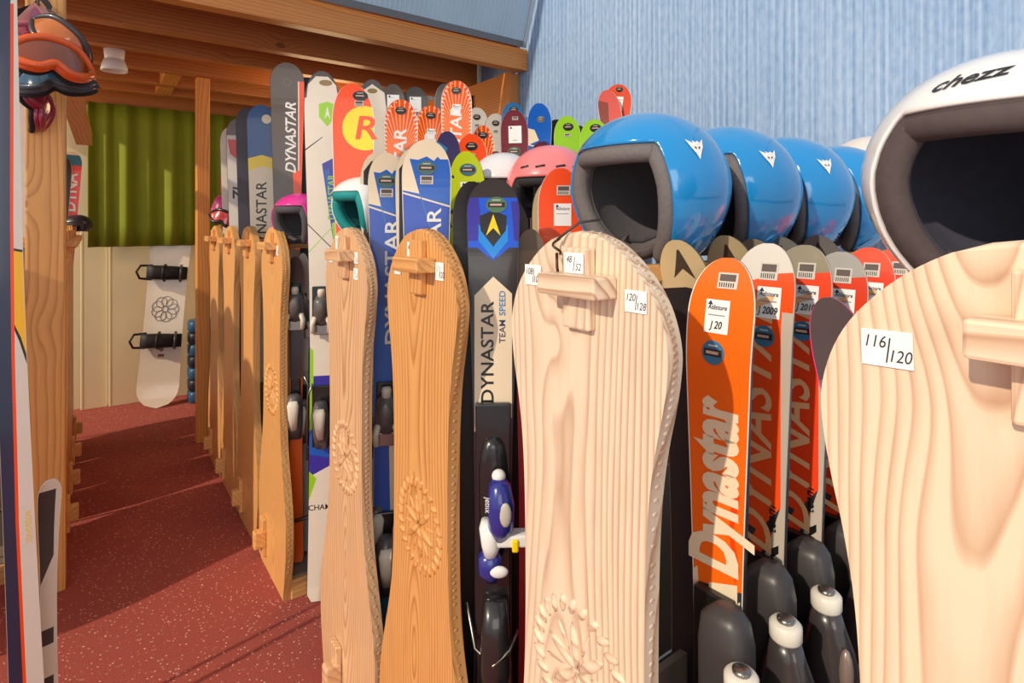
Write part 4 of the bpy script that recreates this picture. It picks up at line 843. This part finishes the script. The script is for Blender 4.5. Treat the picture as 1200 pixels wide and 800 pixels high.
goggles('ski_goggles', (*at_d(58, 1.74), zz(76, 1.74)), fc+.25, -.35, 1.28, mat((232, 90, 20), .3, coat=.6), mat((140, 60, 20), .1, coat=1), mat((226, 160, 150), .8), 'orange mirrored ski goggles at front of the hanging bunch', HK, .10)
goggles('ski_goggles', (*at_d(64, 1.86), zz(100, 1.86)), fc-.1, -.5, 1.2, mat((44, 62, 76), .4, coat=.4), mat((30, 80, 110), .1, coat=1), mat((70, 60, 70), .8), 'dark blue ski goggles lowest right in the hanging bunch', HK+Vector((0, .03, 0)), -.15)
goggles('ski_goggles', (*at_d(38, 1.84), zz(58, 1.84)), fc+.7, -.2, 1.15, mat((210, 110, 130), .4, coat=.4), mat((190, 60, 70), .15, coat=1), mat((40, 36, 40), .8), 'pink framed ski goggles at left of the hanging bunch', HK+Vector((0, .02, 0)), .5)
goggles('ski_goggles', (*at_d(34, 1.90), zz(122, 1.86)), fc+.9, -.2, 1.0, mat((150, 30, 60), .4, coat=.5), mat((170, 40, 80), .15, coat=1), mat((190, 180, 176), .8), 'crimson ski goggles dangling lowest in the hanging bunch', HK+Vector((0, .04, 0)), 1.0)
goggles('ski_goggles', (*at_d(40, 1.95), zz(30, 1.95)), fc+.3, .3, .9, mat((120, 118, 116), .4, coat=.5), mat((70, 60, 60), .15, coat=1), mat((96, 92, 92), .8), 'grey ski goggles topmost in the hanging bunch', HK+Vector((0, .03, .04)), -.8)
goggles('ski_goggles', (*at_d(72, 1.80), zz(48, 1.80)), fc-.3, -.1, 1.05, mat((60, 50, 54), .4, coat=.4), mat((200, 110, 40), .12, coat=1), mat((206, 120, 150), .8), 'small dark-framed ski goggles with amber lens, right of the hanging bunch', HK+Vector((.01, .02, 0)), .7)
b = MB(); b.tube([HK+Vector((0, .14, .02)), HK+Vector((0, .0, .0)), HK+Vector((0, -.03, .0)), HK+Vector((0, -.035, .025))], .004, STEEL); tag(b.build('hook'), 'steel hook on the thick post carrying the goggles', 'hook')
goggles('ski_goggles', (*at_d(263, 3.02), zz(257, 3.02)), face_cam(*at_d(263, 3.02))-.3, -.2, .9, BLACK, mat((190, 60, 60), .2, coat=1), BLACK, 'black ski goggles below the far pink helmet', None, .4, 'goggles on racks')
# carabiner chain on the whitish rack
b = MB(); HKX, HKY = at_X(655, .52); z_ = zz(286, dep(HKX, HKY))
b.tube([(HKX-.004+.006*math.cos(t*.7), HKY+.005*math.sin(t*.7), z_+.008-.004*t*.6) for t in range(10)], .0018, mat((90, 70, 50), .4, .8), 6)
b.tube([(HKX-.004, HKY, z_-.012), (HKX-.006, HKY-.003, z_-.03), (HKX-.004, HKY-.004, z_-.046)], .0022, mat((80, 62, 44), .4, .8), 6)
b.tube([(HKX-.004, HKY, z_+.006), (HKX+.02, HKY-.02, z_+.03), (HKX+.05, HKY-.03, z_+.034)], .002, mat((60, 54, 50), .5), 6)
tag(b.build('chain_clip'), 'small metal clip and cord hooked over top of the whitish rack', 'clip')

# ================================================================== FAR END
BRD = mat((238, 222, 178), .5, noise=.03, nscale=4)
def leaning(px0, px1, yt, yb_, d, m, name, lab, cat, lean=.0, th=.02):
    X0, Y0 = at_d(px0, d); b = MB(); wd = (px1-px0)*d/F/.804
    b.box(0, wd, 0, th, 0, (yb_-yt)*d/F, m, .004); o = b.build(name); o.location = (X0, Y0, 0); o.rotation_euler = (-lean, 0, 0); tag(o, lab, cat); return o
def wide_board(x0, x1, y, z1, lab, m=BRD, lean=-.0):
    b = MB(); b.box(x0, x1, -.01, .01, 0, z1, m, .004); b.box(x0+.01, x0+.014, -.0112, -.009, .01, z1-.02, mat((200, 184, 140), .6)); o = b.build('white_board'); o.location = (0, y, 0.0); o.rotation_euler = (-lean, 0, 0); tag(o, lab, 'board')
wide_board(.10, .86, 4.95, 1.26, 'large cream board leaning below the green curtain')
wide_board(-.06, .095, 4.97, 1.26, 'narrow cream board left of the large cream board', lean=.0)
# snowboard
def snowboard(X, Y, Lb, Wb, rz, roll, lean, label):
    N = 60; bm = bmesh.new(); pts = []
    for i in range(N+1):
        v = Lb*i/N; e = min(v, Lb-v); h = Wb/2*(1-.10*math.sin(PI*v/Lb))
        if e < .16: h *= math.sqrt(max(0, 1-((.16-e)/.16)**2.2))
        pts.append((max(h, .004), v))
    b = MB(); bd = lambda v: -.03*(max(0, 1-min(v, Lb-v)/.2))**2
    vs = []
    for h, v in pts: vs += [(-h, bd(v), v), (h, bd(v), v), (h, bd(v)+.01, v), (-h, bd(v)+.01, v)]
    fs = [(0, 3, 2, 1)]+[(i*4+k, i*4+(k+1) % 4, i*4+4+(k+1) % 4, i*4+4+k) for i in range(N) for k in range(4)]+[(N*4, N*4+1, N*4+2, N*4+3)]
    WB = mat((232, 216, 190), .25, coat=.6, noise=.03); b.add(vs, fs, WB)
    R90 = Matrix.Rotation(PI/2, 4, 'X'); G = mat((120, 118, 112), .5)
    for k in range(9):       # round scribbled artwork in the middle
        a = k*.7; cx, cz_ = .05*math.cos(a), Lb*.53+.055*math.sin(a)
        b.tube([(cx+.035*math.cos(t), -.0015, cz_+.038*math.sin(t)) for t in [q*PI/5 for q in range(10)]], .0022, G, 4, True)
    b.box(-.05, .05, -.0015, 0, Lb*.895, Lb*.905, G); 0 and b.text('', Matrix.Translation(Vector((0, -.002, Lb*.90))) @ R90, .035, G, .01, .2, 1.3); b.box(-.02, .02, -.0015, 0, Lb*.27, Lb*.285, mat((150, 80, 70), .5)); b.box(-.012, .012, -.0015, 0, Lb*.30, Lb*.33, G)
    T = b.build('snowboard'); T.location = (X, Y, .0); T.rotation_euler = (-lean, roll, rz); tag(T, label, 'snowboard')
    for zc in (Lb*.36, Lb*.73):
        BK = mat((26, 25, 27), .6); q = MB()
        q.box(-.12, .12, -.02, 0, zc-.045, zc+.045, BK, .008)
        q.loft([(-.13, -.06, zc, .03, .05, 3), (-.08, -.06, zc, .045, .05, 3), (-.0, -.05, zc, .035, .05, 3), (.12, -.05, zc, .03, .045, 3)], BK, 16, 'x')
        bb = q.build('snowboard_binding', T)
        q = MB(); q.tube([(-.10, -.015, zc-.05), (-.17, -.05, zc-.045), (-.19, -.09, zc), (-.17, -.05, zc+.045), (-.10, -.015, zc+.05)], .008, BK); q.build('highback', bb)
        q = MB(); q.tube([(-.02, -.02, zc-.055), (-.03, -.10, zc-.035), (-.03, -.12, zc), (-.03, -.10, zc+.035), (-.02, -.02, zc+.055)], .010, BK, 8); q.tube([(.08, -.02, zc-.055), (.08, -.09, zc-.03), (.08, -.10, zc), (.08, -.09, zc+.03), (.08, -.02, zc+.055)], .010, mat((60, 60, 62), .4), 8); q.build('strap', bb)
    return T
X, Y = at_d(183, 4.02)
snowboard(X, Y, 1.30, .27, -.12, .075, .105, 'white snowboard with two black bindings leaning on the cream board')
# binding heap on the floor
X, Y = at_d(131, 4.25); T = empty('snowboard_binding', (X, Y, 0), -.3); tag(T, 'black and white snowboard bindings lying on carpet by cream board', 'binding')
b = MB(); b.box(-.14, .15, -.05, .06, .0, .05, BLACK, .015); b.tube([(-.16, 0, .03), (-.12, -.06, .07), (0, -.07, .08), (.12, -.05, .06), (.16, 0, .03)], .015, BLACK); b.build('baseplate', T)
b = MB(); b.loft([(-.08, 0, .085, .04, .02, 3), (.02, 0, .095, .045, .025, 3), (.12, 0, .09, .04, .02, 3)], mat((230, 220, 205), .5), 16, 'x'); b.build('white_strap', T)
b = MB(); b.ell((.04, -.06, .06), (.02, .012, .012), mat((200, 40, 90), .4)); b.build('buckle', T)
# blue ribbed bin
b = MB(); X, Y = at_d(238, 4.2); 
for i in range(7): b.loft([(i*.085, 0, 0, .09, .07, 4), (i*.085+.012, 0, 0, .10, .08, 4), (i*.085+.07, 0, 0, .10, .08, 4), (i*.085+.084, 0, 0, .09, .07, 4)], mat((30, 84, 120), .4) if i % 2 == 0 else mat((20, 34, 48), .4), 20)
o = b.build('ribbed_bin'); o.location = (X, Y, 0); tag(o, 'blue and black ribbed bin behind the slim post', 'bin')
# shelf unit behind the slim post
T = empty('shelf_unit', (.98, 4.55, 0)); tag(T, 'tall pine shelf unit in the shade behind the slim post', 'shelf'); SW = pine((196, 128, 58), (150, 86, 34), 'X', 60, False)
b = MB()
for x in (0, .9): b.box(x, x+.04, 0, .35, 0, 2.1, SW, .003)
b.build('upright', T)
for z in (.3, .75, 1.15, 1.48, 1.78): b = MB(); b.box(.04, .9, 0, .35, z, z+.03, SW, .003); b.build('shelf', T)
b = MB(); b.box(.0, .94, .351, .36, 0, 2.1, mat((52, 36, 24), .8)); b.build('back_board', T)
for i, (x, z, c) in enumerate(((.10, 1.183, (190, 182, 170)), (.24, 1.183, (90, 84, 80)), (.12, .783, (170, 160, 150)), (.3, .783, (60, 60, 66)))):
    b = MB(); m = mat(c, .5); b.loft([(0, 0, -.02, .05, .11, 3), (.03, 0, -.02, .05, .11, 3), (.08, 0, .02, .045, .07, 3), (.16, 0, .04, .042, .05, 2.6), (.25, 0, .04, .05, .055, 2.6)], m, 18)
    for q in range(3): b.box(-.05, .05, -.03+q*.01, -.02+q*.01, .09+q*.04, .10+q*.04, STEEL)
    o = b.build('ski_boot'); o.location = (1.0+x, 4.72, z); tag(o, ('pale grey ski boot', 'dark grey ski boot', 'light grey ski boot', 'black ski boot')[i]+(' on the upper shelf behind the post' if z > 1 else ' on the lower shelf behind the post'), 'ski boot', 'ski boots on the shelves')
# white sheet with red dot far left
b = MB(); X, Y = at_d(30, 3.0); b.box(-.06, .07, -.006, .006, 0, zz(118, 3.0), mat((238, 230, 216), .4), .003); b.ell((.025, -.006, zz(155, 3.0)), (.018, .002, .018), RED, 14); o = b.build('snowboard'); o.location = (X, Y, 0); tag(o, 'white board with a small red dot behind the thick post', 'snowboard')
